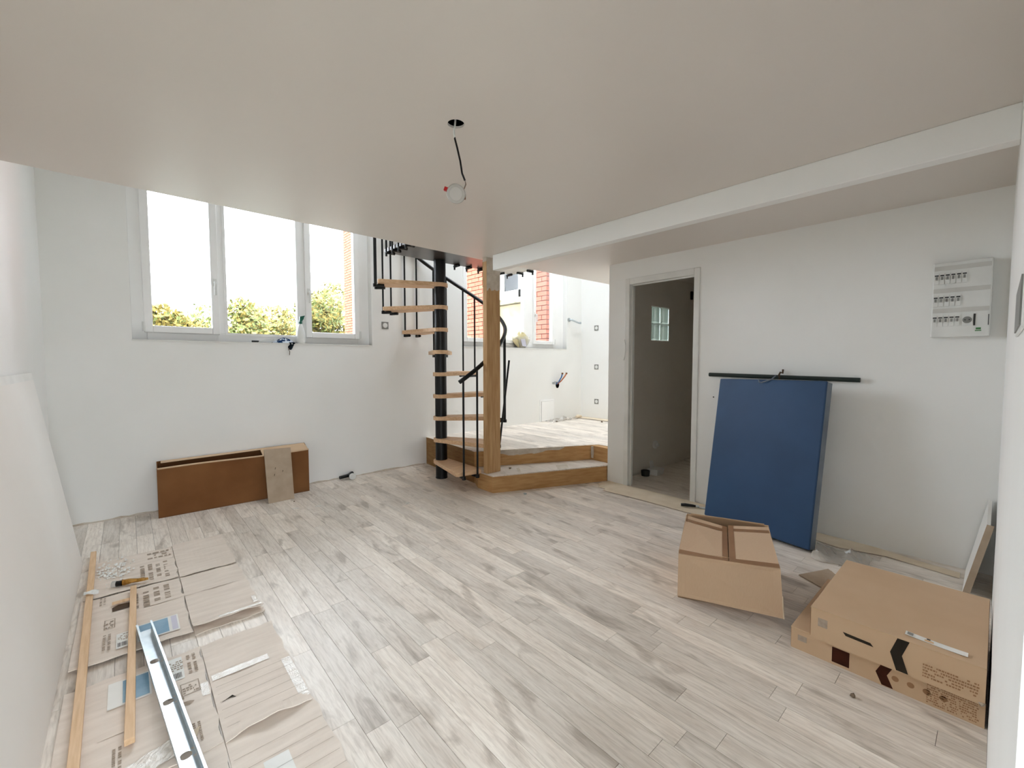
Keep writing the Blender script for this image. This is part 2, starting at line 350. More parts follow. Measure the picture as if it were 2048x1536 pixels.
m.box(XL-.2, WX[0][0], YW, y1, -.08, ZR).box(WX[0][1], WX[1][0], YW, y1, -.08, ZR).box(WX[1][1], 6.1, YW, y1, -.08, ZR)
for a, b, c in WX: m.box(a, b, YW, y1, -.08, c).box(a, b, YW, y1, WT, ZR)
struct('wall_window', m, 'wall', 'white wall with two wide windows behind the spiral stair')
struct('wall_kitchen', B(XK, XK+.2, YC, YW, -.08, ZR), 'wall', 'white end wall of the raised kitchen')
struct('wall_kitchen_upper', B(XK+.02, XK+.2, -.9, YC, ZM, ZR), 'upper')
m = MB(); gx0, gx1, gz0, gz1 = 4.60, 5.0, 1.545, 1.945
m.box(XD+.08, gx0, YB, YC, -.08, HC).box(gx1, XK+.2, YB, YC, -.08, HC).box(gx0, gx1, YB, YC, -.08, gz0).box(gx0, gx1, YB, YC, gz1, HC)
struct('wall_partition', m, 'bath', 'raw partition wall between dark bathroom and kitchen')
struct('wall_bathroom', MB().box(XK, XK+.1, .9, YB, -.08, HC).box(XD+.08, XK+.1, .8, .9, -.08, HC), 'bath')
struct('floor_bathroom', B(XD+.0, XK, .9, YB, -.08, -.002), 'floor', 'dark unlit floor of the bathroom')

rng = random.Random(31); m = MB(); K = 60; xs = [XL+(2.80-XL)*i/K for i in range(K+1)]
hs = [.006+.014*rng.random() for _ in xs]
m.add([(x, YW-.003, 0) for x in xs]+[(x, YW-.003, h_) for x, h_ in zip(xs, hs)], [(i, i+1, K+2+i, K+1+i) for i in range(K)])
m.add([(x, YW-.003, h_) for x, h_ in zip(xs, hs)]+[(x, YW, h_+.002) for x, h_ in zip(xs, hs)], [(i, i+1, K+2+i, K+1+i) for i in range(K)])
struct('trim_2', m, 'plaster', 'ragged unfinished joint along the foot of the window wall')
# ---------------------------------------------------------------- kitchen platform and step
PL = [(2.82, YW), (2.74, 3.69), (3.97, 3.08), (3.95, YC), (XK, YC), (XK, YW)]
def clip_convexish(poly):
    # clip a plank to the platform: left edge, diagonal edge
    def half(ps, a, n):
        out = []
        for i in range(len(ps)):
            p, q = ps[i], ps[(i+1) % len(ps)]; dp, dq = (p-a).dot(n), (q-a).dot(n)
            if dp >= 0: out.append(p)
            if dp*dq < 0: out.append(p+(q-p)*(dp/(dp-dq)))
        return out
    e1a, e1b = Vector((2.82, YW, 0)), Vector((2.74, 3.69, 0)); e2b = Vector((3.97, 3.08, 0))
    d1 = e1b-e1a; d2 = e2b-e1b
    ps = half(poly, e1a, Vector((-d1.y, d1.x, 0)))
    if ps and max(p.x for p in ps) <= 3.97+.1: ps = half(ps, e1b, Vector((-d2.y, d2.x, 0)))
    return ps
fk = struct('floor_kitchen', MB().prism(PL, -.02, ZP-.005), 'ply', 'raised kitchen platform with grey oak-effect planks')
planks(fk, 2.72, XK, YC, YW, ZP+.0005, clip_convexish, seed=5, length=1.3)
def board(p, q, z0, z1, th, mat_, name, parent, mb=None):
    p, q = Vector((*p, 0)), Vector((*q, 0)); d = (q-p).normalized(); n = Vector((d.y, -d.x, 0))*th
    m_ = MB(); a, b, c, e = p, q, q+n, p+n
    m_.hexa([Vector((v.x, v.y, z0)) for v in (a, b, c, e)], [Vector((v.x, v.y, z1)) for v in (a, b, c, e)])
    return obj(name, m_, mat_, parent)
board((2.82, YW), (2.74, 3.69), 0, ZP-.004, -.014, 'ply', 'riser', fk)
board((2.74, 3.69), (3.97, 3.08), ZS, ZP-.004, .014, 'ply', 'riser', fk)
board((3.97, 3.08), (3.952, YC), ZS, ZP-.004, .012, 'ply', 'riser', fk)
# ragged plaster smear along the upper riser and a plastered joint at its inner corner
p, q = Vector((2.90, 3.611, 0)), Vector((3.66, 3.234, 0)); n = (q-p).normalized(); nn = Vector((n.y, -n.x, 0))*.0165
rng = random.Random(4); m = MB(); K = 26; topv = []; botv = []
for i in range(K+1):
    t = i/K; c = p+(q-p)*t+nn; dz = .028+.034*math.sin(PI*min(1, t*1.25))*(1 if t < .8 else .5)+rng.uniform(-.007, .007)
    topv.append(Vector((c.x, c.y, ZP+.001))); botv.append(Vector((c.x, c.y, ZP-dz if i not in (0, K) else ZP-.008)))
m.add(topv+botv, [(i, i+1, K+2+i, K+1+i) for i in range(K)])
m.add([v+nn*.5 for v in topv]+topv, [(i, i+1, K+2+i, K+1+i) for i in range(K)])
obj('plaster_smear', m, 'plaster', fk)['label'] = 'ragged grey plaster smear along the top of the riser'
m = MB().tube([(3.951, 3.06, ZS+.02), (3.954, 3.058, .26), (3.951, 3.06, ZP-.012)], [.014, .02, .015], 7)
obj('plaster_joint', m, 'plaster', fk)

st = thing('platform_step', 'low plywood step with dusty top in front of the kitchen platform', 'step', (3.2, 3.2, 0))
SP = [(2.66, 3.285), (3.866, 2.802), (3.945, YC+.01), (3.957, 3.07), (2.74, 3.674), (2.66, 3.52)]
obj('step_body', MB().prism(SP, 0, ZS-.012), 'ply', st)
board((2.66, 3.285), (3.866, 2.802), .0, ZS-.012, .01, 'ply', 'riser', st)
SPt = [(2.652, 3.268), (3.862, 2.786), (3.945, YC+.01), (3.957, 3.07), (2.74, 3.674), (2.655, 3.52)]
obj('tread', MB().prism(SPt, ZS-.012, ZS), 'floor', st, bevel=.003)
def on_step(t, w0, w1, s0, s1):                      # patch on the step tread
    a, b = Vector((2.66, 3.285, 0)), Vector((3.866, 2.802, 0)); d = (b-a).normalized(); nrm = Vector((-d.y, d.x, 0))
    return [(a+d*t0+nrm*s)[:2] for t0, s in ((t+w0, s0), (t+w1, s0), (t+w1+.05, s1), (t+w0+.05, s1))]
obj('plaster_patch', MB().prism(on_step(.72, 0, .13, .01, .16), ZS, ZS+.002), 'plaster', st)
obj('plaster_patch', MB().prism(on_step(.28, 0, .03, .01, .2), ZS, ZS+.002), 'plaster', st)

# ---------------------------------------------------------------- windows
def bar(m, x0, x1, y0, y1, z0, z1): m.box(x0, x1, y0, y1, z0, z1)
def window(name, x0, x1, sill, lights, label):
    """lights: list of (glass_x0, glass_x1, opening?, handle side)"""
    yf, yb = YW+.082, YW+.152
    f = MB()
    fl0 = lights[0][0]-.04; fr0 = lights[-1][1]+.04
    bar(f, x0, fl0, yf, yb, sill, WT); bar(f, fr0, x1, yf, yb, sill, WT); bar(f, fl0, fr0, yf, yb, sill, sill+.078); bar(f, fl0, fr0, yf, yb, WT-.078, WT)
    for (a, b, op, hs), nx in zip(lights[:-1], lights[1:]):
        c0 = (b+.035 if op else b+.005); c1 = (nx[0]-.035 if nx[2] else nx[0]-.005)
        if c1-c0 < .02: mid = (c0+c1)/2; c0, c1 = mid-.012, mid+.012
        bar(f, c0, c1, yf, yb, sill+.078, WT-.078)
    w = obj(name, f, 'frame', bevel=.004); w['kind'] = 'structure'; w['label'] = label
    s = MB().box(x0-.004, x1+.004, YW-.004, YW+.3, sill-.012, sill)
    obj('window_sill', s, 'reveal', w)
    for a, b, op, hs in lights:
        g0 = sill+.125 if op else sill+.085; g1 = WT-.125 if op else WT-.085
        if op:
            k = MB(); y0 = yf-.022
            bar(k, a-.06, a, y0, yf+.045, g0-.06, g1+.06); bar(k, b, b+.06, y0, yf+.045, g0-.06, g1+.06); bar(k, a, b, y0, yf+.045, g0-.06, g0); bar(k, a, b, y0, yf+.045, g1, g1+.06)
            sash = obj('sash', k, 'frame', w, bevel=.006)
            if hs:
                hx = b+.03 if hs > 0 else a-.03; hz = 2.03
                hnd = MB().box(hx-.014, hx+.014, y0-.009, y0, hz-.035, hz+.035).tube([(hx, y0-.004, hz), (hx, y0-.04, hz), (hx, y0-.048, hz-.02), (hx, y0-.044, hz-.12)], .011, 8)
                obj('handle', hnd, 'white', sash, smooth=False)
                hg = MB().tube([((a-.062 if hs > 0 else b+.062), y0+.0, g0-.05), ((a-.062 if hs > 0 else b+.062), y0, g0+.03)], .011, 8)
                obj('hinge', hg, 'white', sash)
        else:
            k = MB(); bar(k, a-.022, a, yf-.006, yf+.03, g0-.022, g1+.022); bar(k, b, b+.022, yf-.006, yf+.03, g0-.022, g1+.022); bar(k, a, b, yf-.006, yf+.03, g0-.022, g0); bar(k, a, b, yf-.006, yf+.03, g1, g1+.022)
            obj('bead', k, 'frame', w)
        obj('pane', MB().box(a-.006, b+.006, yf+.018, yf+.022, g0-.006, g1+.006), 'glass', w)
    return w
window('window_1', WX[0][0], WX[0][1], WX[0][2], [(.186, .612, True, 1), (.737, 1.352, False, 0), (1.492, 1.952, True, -1)], 'wide white three-part window with view of trees')
window('window_2', WX[1][0], WX[1][1], WX[1][2], [(3.515, 4.575, True, 0), (4.845, 5.215, True, -1)], 'white two-part window with view of brick walls')

# ---------------------------------------------------------------- doorway
m = MB(); xo = XD-.014
m.box(xo, XD+.09, DY0-.022, DY0+.03, 0, DZ+.03).box(xo, XD+.09, DY1-.03, DY1+.022, 0, DZ+.03).box(xo, XD+.09, DY0+.03, DY1-.03, DZ-.03, DZ+.03)
d1 = obj('door_1', m, 'reveal', bevel=.004); d1['kind'] = 'structure'; d1['label'] = 'white wooden door frame without a door leaf'
m = MB().box(XD+.03, XD+.05, DY0+.03, DY0+.042, 0, DZ-.03).box(XD+.03, XD+.05, DY1-.042, DY1-.03, 0, DZ-.03).box(XD+.03, XD+.05, DY0+.03, DY1-.03, DZ-.042, DZ-.03)
obj('door_stop', m, 'reveal', d1)
obj('hanging_tape', MB().tube([(3.852, 2.585, 1.52), (3.846, 2.57, 1.47), (3.842, 2.565, 1.41), (3.846, 2.575, 1.35), (3.851, 2.59, 1.31)], .006, 6), 'white_paper', d1)

# glass block window in the bathroom partition
w3 = obj('window_3', MB().box(gx0, gx1, YB+.02, YC-.02, (gz0+gz1)/2-.004, (gz0+gz1)/2+.004).box((gx0+gx1)/2-.004, (gx0+gx1)/2+.004, YB+.02, YC-.02, gz0, gz1), 'white')
w3['kind'] = 'structure'; w3['label'] = 'four ribbed glass blocks set two by two in the bathroom wall'
for i in range(2):
    for j in range(2):
        a, c = gx0+.2*i+.005, gz0+.2*j+.005
        k = MB().box(a, a+.19, YB-.004, YC+.004, c, c+.19)
        bl = obj('glass_block', k, 'block', w3, bevel=.012)
        rb = MB()
        for r_ in range(11): rb.box(a+.018, a+.172, YB-.009, YB-.005, c+.018+r_*.0145, c+.025+r_*.0145)
        obj('rib', rb, 'block', bl)

# ---------------------------------------------------------------- timber post
ps = thing('timber_post', 'raw square timber post with white painted top under the beam', 'post', (2.745, 3.402, ZS))
obj('shaft', B(2.66, 2.832, 3.362, 3.424, ZS, 2.03), 'post', ps, bevel=.003)
m = MB(); rng = random.Random(2); K = 12
xs = [2.66+.172*i/K for i in range(K+1)]
low = [Vector((x, 3.3605, 2.02-rng.random()*.03)) for x in xs]
m.box(2.66, 2.832, 3.362, 3.424, 2.03, HC)
m.add(low+[Vector((x, 3.3605, HC)) for x in xs], [(i, i+1, K+2+i, K+1+i) for i in range(K)])
obj('painted_top', m, 'plaster', ps)['label'] = 'rough white painted top of the post'
obj('raw_strip', B(2.6575, 2.66, 3.362, 3.424, 2.03, 2.275), 'post', ps)

# ---------------------------------------------------------------- spiral staircase
SC = Vector((2.598, 4.108, 0))
ss = thing('spiral_staircase', 'black spiral staircase with pine treads and a round central pole', 'staircase', SC)
obj('pole', MB().lathe([(.064, 0), (.064, 2.40)], SC, 28), 'black', ss, smooth=False)
obj('pole_foot', MB().lathe([(.066, 0), (.066, .012), (.064, .02)], SC, 28), 'black', ss)
RT, DZT = .645, .243
def rad(a, r, z): a = math.radians(a); return Vector((SC.x+r*math.cos(a), SC.y+r*math.sin(a), z))
def hz_(a): return 1.105+.00784*(a+106)
def rr_(a):                                          # rail radius, eased out where it swings clear of the post
    if a < -35: return .672+.05*max(0, min(1, (a+68)/33))
    return .722-.042*max(0, min(1, (a+35)/85))
tread_poly = []
for k in range(9): a = PI/2+PI*k/8; tread_poly.append((.086*math.cos(a), .086*math.sin(a)))
tread_poly += [(RT-.02, -.145), (RT, -.13), (RT, .13), (RT-.02, .145)]
fm = MB().box(-.012, .03, -.02, .02, -.012, .012)
for i in range(9):
    ang = -97+31*i; zt = .208+DZT*i
    T = Matrix.Translation((SC.x, SC.y, 0)) @ Matrix.Rotation(math.radians(ang), 4, 'Z')
    t = MB().prism(tread_poly, zt-.042, zt, 0, T)
    tr = obj('tread', t, 'pine', ss, bevel=.004)
    for s in (-6.6, 6.6):
        a = ang+s; zb = zt-.072; R_ = rr_(a)
        top = rad(a, R_, hz_(a)-.012)
        b0 = rad(a, R_, zb)
        if i == 1 and s > 0: top = Vector((3.125, 3.56, 1.31))
        bl = obj('baluster', MB().tube([b0, top], .0105, 8), 'black', ss)
        ft = MB().tube([rad(a, RT-.06, zt-.058), rad(a, R_+.004, zt-.058)], .016, 8).lathe([(.019, -.016), (.019, .016)], rad(a, R_, zt-.056), 10)
        obj('foot', ft, 'black', bl)
pts = [rad(a, rr_(a), hz_(a)) for a in [(-107+k*5) for k in range(58)]]
obj('handrail', MB().tube(pts, .0215, 10), 'black', ss, smooth=True)
m = MB().box(2.0, 3.36, 3.50, 4.19, 2.402, 2.440)
ld = obj('landing', m, 'landing', ss, bevel=.003); ld['label'] = 'dark underside of the landing at the top of the stair'
obj('landing_extension', B(3.365, 3.72, 3.50, 4.19, 2.402, 2.44), 'reveal', ss)
for x, y in [(2.0, 4.12), (2.0, 3.99), (2.0, 3.86), (2.0, 3.72), (2.0, 3.60)]:
    bl = obj('baluster', MB().tube([(x-.016, y, 2.35), (x-.016, y, 3.35)], .0105, 8), 'black', ss)
    obj('foot', MB().tube([(x-.022, y, 2.388), (x+.075, y, 2.388)], .014, 8), 'black', bl)
for x in (2.86, 3.03, 3.2, 3.37, 3.53, 3.66):
    bl = obj('baluster', MB().tube([(x, 4.206, 2.35), (x, 4.206, 3.35)], .0105, 8), 'black', ss)
    obj('foot', MB().tube([(x, 4.212, 2.388), (x, 4.115, 2.388)], .015, 8), 'black', bl)
for y in (4.0, 3.82):
    bl = obj('baluster', MB().tube([(3.736, y, 2.35), (3.736, y, 3.35)], .0105, 8), 'black', ss)
    obj('foot', MB().tube([(3.742, y, 2.388), (3.645, y, 2.388)], .015, 8), 'black', bl)

# ---------------------------------------------------------------- hanging downlight
dl = thing('hanging_downlight', 'round white downlight dangling on its cable from a ceiling hole', 'lamp', (1.09, 1.588, 2.022))
obj('upper_cable', MB().tube([(1.092, 1.587, HC+.05), (1.088, 1.590, 2.305), (1.084, 1.593, 2.285), (1.087, 1.591, 2.255)], .0042, 8), 'white', dl, smooth=True)['label'] = 'white upper end of the cable'
obj('cable', MB().tube([(1.087, 1.591, 2.258), (1.095, 1.585, 2.22), (1.106, 1.577, 2.16), (1.112, 1.573, 2.11), (1.122, 1.566, 2.08)], .0042, 8), 'black', dl, smooth=True)
for k in (0, 1): obj('wire', MB().tube([(1.122, 1.566, 2.082), (1.124+.003*k, 1.565, 2.065), (1.118+.003*k, 1.57, 2.045)], .0016, 6), 'brownp' if k else 'grey', dl)
face = (Vector((0, 0, 1.3))-Vector((1.09, 1.588, 2.02))); face = Vector((-.62, -.60, -.52)).normalized()
Tl = face.to_track_quat('Z', 'Y').to_matrix().to_4x4()
c = Vector((1.09, 1.588, 2.022))
obj('ring', MB().lathe([(.0, -.004), (.041, -.004), (.041, 0), (.038, .004), (.0285, .002)], c, 32, T=Tl), 'lampring', dl, smooth=False)
obj('diffuser', MB().lathe([(.0285, .0012), (.027, .0032), (.0, .0036)], c, 32, T=Tl), 'lampgrey', dl)['label'] = 'frosted lens of the lamp'
obj('housing', MB().lathe([(.026, -.034), (.030, -.03), (.030, -.004)], c, 20, T=Tl), 'grey', dl)
sx = (Tl.to_3x3() @ Vector((1, 0, 0)))
sd = rt*1.0
obj('clip', MB().box(-.058, -.034, -.008, .008, -.016, -.004, T=Matrix.Translation(c) @ Matrix((rt, up, -fw)).transposed().to_4x4() @ Matrix.Rotation(-.35, 4, 'Z') @ Matrix.Translation((0, .008, 0))), 'red', dl)['label'] = 'red spring clip'
obj('clip', MB().box(.026, .04, -.016, .006, -.022, -.008, T=Matrix.Translation(c) @ Matrix((rt, up, -fw)).transposed().to_4x4()), 'brownp', dl)['label'] = 'brown spring clip'

# ---------------------------------------------------------------- electrical panel
ep = thing('electrical_panel', 'white wall-mounted electrical panel with three rows of breakers', 'fuse box', (XD, .17, 1.675))
PX = XD-.075
obj('cabinet', B(PX, XD, .045, .298, 1.447, 1.905), 'white', ep, bevel=.006)
rows = ((1.795, .293, .148, 6), (1.658, .293, .170, 5), (1.535, .293, .170, 5))
for z, ya, yb, k in rows:
    obj('label_strip', B(PX-.003, PX, .052, .292, z+.062, z+.088), 'striplabel', ep)
    w_ = (ya-yb)/k
    for j in range(k):
        br = obj('breaker', B(PX-.006, PX, ya-(j+1)*w_+.0015, ya-j*w_-.0015, z-.022, z+.045), 'white', ep)
        obj('toggle', B(PX-.014, PX-.006, ya-(j+.68)*w_, ya-(j+.32)*w_, z+.006, z+.024), 'grey', br)
        obj('toggle', B(PX-.0065, PX-.006, ya-(j+.85)*w_, ya-(j+.15)*w_, z+.028, z+.036), 'dkgrey', br)
sk = obj('socket', B(PX-.006, PX, .116, .163, 1.512, 1.582), 'white', ep)
TS = Matrix.Translation((PX-.008, .14, 1.547)) @ Matrix.Rotation(-PI/2, 4, 'Y')
obj('socket_ring', MB().lathe([(.020, -.002), (.020, .001), (.017, .001)], (PX-.0075, .14, 1.547), 20, T=Matrix.Rotation(-PI/2, 4, 'Y')), 'grey', sk)
for dy in (-.009, .009): obj('socket_hole', B(PX-.0105, PX-.008, .14+dy-.003, .14+dy+.003, 1.544, 1.550), 'dkgrey', sk)
obj('gap', B(PX-.003, PX, .106, .114, 1.512, 1.582), 'dkgrey', ep)
obj('gap', B(PX-.003, PX, .052, .055, 1.512, 1.575), 'dkgrey', ep)
gl = obj('sticker', B(PX-.0015, PX, .082, .103, 1.487, 1.499), 'green', ep); gl['label'] = 'green emblem on the cabinet front'
obj('sticker', B(PX-.0015, PX, .080, .106, 1.478, 1.4835), 'green', ep)

# switch plate on the near right wall
sw = thing('wall_switch', 'white switch plate with grey rocker on the near right wall', 'switch', (1.1, YR, 1.39))
obj('plate', B(.93, 1.30, YR, YR+.004, 1.346, 1.43), 'white', sw, bevel=.002)
obj('rocker', B(.96, 1.26, YR+.004, YR+.006, 1.352, 1.424), 'grey', sw)

# ---------------------------------------------------------------- socket boxes and pipe ends
def socket_y(x, z, label, s=.042):
    t = thing('socket_box', label, 'socket', (x, YW, z), 'empty flush socket boxes')
    m_ = MB().box(x-s, x+s, YW-.003, YW, z-s, z-s+.012).box(x-s, x+s, YW-.003, YW, z+s-.012, z+s).box(x-s, x-s+.012, YW-.003, YW, z-s, z+s).box(x+s-.012, x+s, YW-.003, YW, z-s, z+s)
    m_ = MB().box(x-s, x+s, YW-.003, YW, z-s, z+s)
    obj('rim', m_, 'grey', t)
    obj('cover', MB().lathe([(.030, -.003), (.030, .004), (.026, .006)], (x, YW, z), 20, T=Matrix.Rotation(PI/2, 4, 'X')), 'white', t)
socket_y(2.286, 1.721, 'square grey-rimmed socket box beside the three-part window')
def socket_x(y, z, label, s=.042):
    t = thing('socket_box', label, 'socket', (XK, y, z), 'empty flush socket boxes')
    m_ = MB().box(XK-.004, XK, y-s, y+s, z-s, z-s+.014).box(XK-.004, XK, y-s, y+s, z+s-.014, z+s).box(XK-.004, XK, y-s, y-s+.014, z-s, z+s).box(XK-.004, XK, y+s-.014, y+s, z-s, z+s)
    m_ = MB().box(XK-.004, XK, y-s, y+s, z-s, z+s)
    obj('rim', m_, 'grey', t)
    obj('cover', MB().lathe([(.028, -.003), (.028, .004), (.024, .006)], (XK, y, z), 20, T=Matrix.Rotation(-PI/2, 4, 'Y')), 'white', t)
socket_x(4.489, 1.853, 'topmost of three socket boxes on the kitchen end wall')
socket_x(4.482, 1.204, 'middle one of three socket boxes on the kitchen end wall')
socket_x(4.475, .625, 'lowest of three socket boxes on the kitchen end wall')
pv = thing('pipe_outlet', 'chrome pipe elbow sticking out of the wall right of the brick-view window', 'pipe', (5.55, YW, 1.99))
obj('flange', MB().lathe([(.034, 0), (.034, .012), (.02, .018)], (5.55, YW, 1.99), 16, T=Matrix.Rotation(PI/2, 4, 'X')), 'chrome', pv)
obj('elbow', MB().tube([(5.55, YW, 1.99), (5.57, YW-.05, 1.985), (5.63, YW-.07, 1.965), (5.72, YW-.07, 1.945), (5.77, YW-.07, 1.945)], [.016, .016, .014, .014, .02], 10), 'steel_in', pv, smooth=True)
wp = thing('water_pipes', 'two capped water pipes poking out of a dark wall hole above the hatch', 'pipe', (5.28, YW, .93))
obj('hole_rim', MB().lathe([(.001, -.001), (.055, -.001), (.055, .003), (.05, .004)], (5.275, YW, .915), 20, T=Matrix.Rotation(PI/2, 4, 'X') @ Matrix.Scale(.75, 4, (1, 0, 0))), 'void', wp)
obj('cold_pipe', MB().tube([(5.25, YW, .93), (5.245, YW-.06, .97), (5.272, YW-.09, 1.04), (5.285, YW-.1, 1.10)], .011, 8), 'bluepipe', wp)['label'] = 'blue water pipe'
obj('hot_pipe', MB().tube([(5.28, YW, .93), (5.30, YW-.06, .98), (5.35, YW-.09, 1.05), (5.385, YW-.1, 1.10)], .011, 8), 'copper', wp)['label'] = 'copper-coloured water pipe'
for a in ((5.285, YW-.1, 1.10), (5.385, YW-.1, 1.10)): obj('pipe_cap', MB().lathe([(.016, -.01), (.016, .014)], a, 10), 'brownp', wp)
obj('valve', MB().tube([(5.17, YW, .945), (5.17, YW-.05, .945)], .02, 10).tube([(5.17, YW-.035, .965), (5.235, YW-.05, .965)], .010, 8), 'chrome', wp)
ht = thing('wall_hatch', 'small white access hatch low on the kitchen window wall', 'hatch', (5.02, YW, ZP))
obj('frame', MB().box(4.86, 4.885, YW-.012, YW, ZP, .69).box(5.16, 5.185, YW-.012, YW, ZP, .69).box(4.885, 5.16, YW-.012, YW, .665, .69), 'frame', ht)
obj('hatch_door', B(4.893, 5.157, YW-.02, YW, ZP+.006, .660), 'frame', ht)
obj('hatch_gap', B(4.885, 4.893, YW-.006, YW, ZP, .66), 'grey', ht)
pp = thing('floor_pipe', 'black floor pipe with round white cap at the window wall', 'pipe', (1.80, 4.70, 0))
obj('pipe', MB().tube([(1.70, 4.745, .03), (1.79, 4.755, .035), (1.86, 4.79, .05)], .018, 10).tube([(1.80, 4.76, .035), (1.815, 4.70, .04)], .02, 10), 'black', pp)
obj('cap', MB().lathe([(.034, -.012), (.036, 0), (.034, .012), (.02, .016)], (1.818, 4.685, .037), 18, T=Matrix.Rotation(PI/2, 4, 'X') @ Matrix.Rotation(-.3, 4, 'Y')), 'white', pp)

# ---------------------------------------------------------------- bathroom bits
bo = thing('bathroom_outlet', 'pale pipe outlet low on the bathroom wall', 'pipe', (4.72, YB, .30))
obj('flange', MB().lathe([(.05, 0), (.05, .012), (.03, .02)], (4.72, YB, .30), 16, T=Matrix.Rotation(PI/2, 4, 'X')), 'white', bo)
obj('stub', MB().tube([(4.72, YB, .30), (4.72, YB-.05, .30)], .02, 10), 'white', bo)
bx = thing('plaster_tub', 'small open white tub on the dark bathroom floor', 'tub', (4.5, 2.58, 0))
obj('tub', MB().hexa([Vector(p) for p in ((4.45, 2.53, 0), (4.58, 2.53, 0), (4.58, 2.64, 0), (4.45, 2.64, 0))], [Vector(p) for p in ((4.44, 2.52, .07), (4.59, 2.52, .07), (4.59, 2.65, .07), (4.44, 2.65, .07))]), 'white', bx)
obj('flap', MB().hexa([Vector(p) for p in ((4.50, 2.645, .07), (4.58, 2.645, .07), (4.58, 2.65, .07), (4.50, 2.65, .07))], [Vector(p) for p in ((4.51, 2.66, .14), (4.57, 2.66, .14), (4.57, 2.665, .14), (4.51, 2.665, .14))]), 'white', bx)
tag(obj('dark_tub', MB().lathe([(.045, 0), (.05, .06), (.04, .06), (.036, .02)], (4.37, 2.63, 0), 16), 'dkgrey', at=(4.37, 2.63, 0)), 'dark little pot beside the white tub in the bathroom', 'pot')
bb = MB().hexa([Vector(p) for p in ((5.25, 2.40, 0), (5.27, 2.40, 0), (5.27, 2.50, 0), (5.25, 2.50, 0))], [Vector(p) for p in ((5.30, 2.44, .66), (5.32, 2.44, .66), (5.32, 2.555, .66), (5.30, 2.555, .66))])
tag(obj('leaning_offcut', bb, 'drywall', at=(5.26, 2.45, 0)), 'pale board offcut standing in the dark bathroom', 'board')
tag(obj('cable_box', B(5.53, 5.57, YB-.03, YB, 2.10, 2.21), 'black', at=(5.53, YB, 2.15), bevel=.01), 'black box high on the dark bathroom wall', 'box')

# ---------------------------------------------------------------- window sill things
sb = thing('spray_bottle', 'white spray bottle with green trigger on the window sill', 'bottle', (1.37, 4.848, 1.487))
obj('bottle', MB().lathe([(.042, 0), (.044, .01), (.044, .06), (.036, .13), (.018, .195), (.014, .205)], (1.37, 4.848, 1.487), 20), 'white', sb, smooth=True)
obj('collar', MB().lathe([(.017, .203), (.017, .222), (.012, .23)], (1.37, 4.848, 1.487), 14), 'tealcap', sb)
obj('trigger_head', MB().hexa([Vector((1.358, 4.838, 1.715)), Vector((1.384, 4.838, 1.715)), Vector((1.384, 4.858, 1.715)), Vector((1.358, 4.858, 1.715))], [Vector((1.362, 4.834, 1.765)), Vector((1.412, 4.834, 1.778)), Vector((1.412, 4.86, 1.778)), Vector((1.362, 4.86, 1.765))]).tube([(1.395, 4.848, 1.765), (1.40, 4.848, 1.74)], .005, 6), 'tealcap', sb)
tw = thing('scraper_blade', 'white putty scraper lying beside the rag on the sill', 'scraper', (1.02, 4.86, 1.487))
obj('blade', MB().hexa([Vector((.98, 4.845, 1.487)), Vector((1.12, 4.845, 1.512)), Vector((1.12, 4.87, 1.512)), Vector((.98, 4.87, 1.487))], [Vector((.98, 4.845, 1.495)), Vector((1.12, 4.845, 1.534)), Vector((1.12, 4.87, 1.534)), Vector((.98, 4.87, 1.495))]), 'white', tw)
obj('handle', MB().tube([(.925, 4.856, 1.497), (.985, 4.858, 1.497)], .009, 8), 'dkgrey', tw)
rg = thing('rag', 'crumpled blue and white rag hanging over the window sill', 'cloth', (1.21, 4.84, 1.487))
rr = random.Random(8)
def ragf(u, v):
    a = 2*PI*u; r = .085*math.sin(PI*min(1, v*.5+.5))*(1+.25*math.sin(5*a)); z = 1.488+.05*(1-(1-v)**2)*(.8+.3*math.sin(3*a+1))
    return (1.205+1.0*(1-v)*.095*(1+.22*math.sin(5*a))*math.cos(a), 4.852+(1-v)*.038*math.sin(a), z)
obj('cloth', MB().grid(ragf, 24, 6), 'rag', rg, smooth=True)
def hang(u, v):
    x = 1.24+.055*u; return (x+.01*math.sin(6*v), 4.802-.008*math.sin(9*u+3*v), 1.495-.07*v*(.6+.5*math.sin(3*u+.6)))
obj('hanging_corner', MB().grid(hang, 8, 6), 'darkrag', rg, smooth=True)
obj('string', MB().tube([(1.245, 4.80, 1.44), (1.237, 4.80, 1.425), (1.248, 4.80, 1.40), (1.245, 4.80, 1.365)], .003, 5), 'strap', rg)
bg_ = thing('plastic_bag', 'clear plastic bag of cream paper on the sill of the brick-view window', 'bag', (4.5, 4.86, 1.503))
def bagf(u, v):
    a = PI*u; rx = .205*math.sin(PI/2*(.25+.75*v)); z = 1.505+.17*v
    w = .045*math.sin(PI/2*(.3+.7*v))
    t = 2*PI*u; return (4.505+rx*math.cos(t)*(.85+.15*math.sin(3*t)), 4.838+w*math.sin(t), z+.02*math.sin(4*t)*v+.05*v*math.cos(t)*-.4)
obj('bag_film', MB().grid(bagf, 28, 8), 'bag', bg_, smooth=True)
def crf(u, v):
    t = 2*PI*u; k = .15*math.sin(PI*(.18+.72*v)); return (4.49+k*math.cos(t)*(1+.2*math.sin(3*t)), 4.838+.035*math.sin(t)*math.sin(PI*(.2+.6*v)), 1.53+.2*v+.022*math.sin(5*t+4*v))
obj('crumpled_paper', MB().grid(crf, 24, 8), 'cream', bg_, smooth=False)
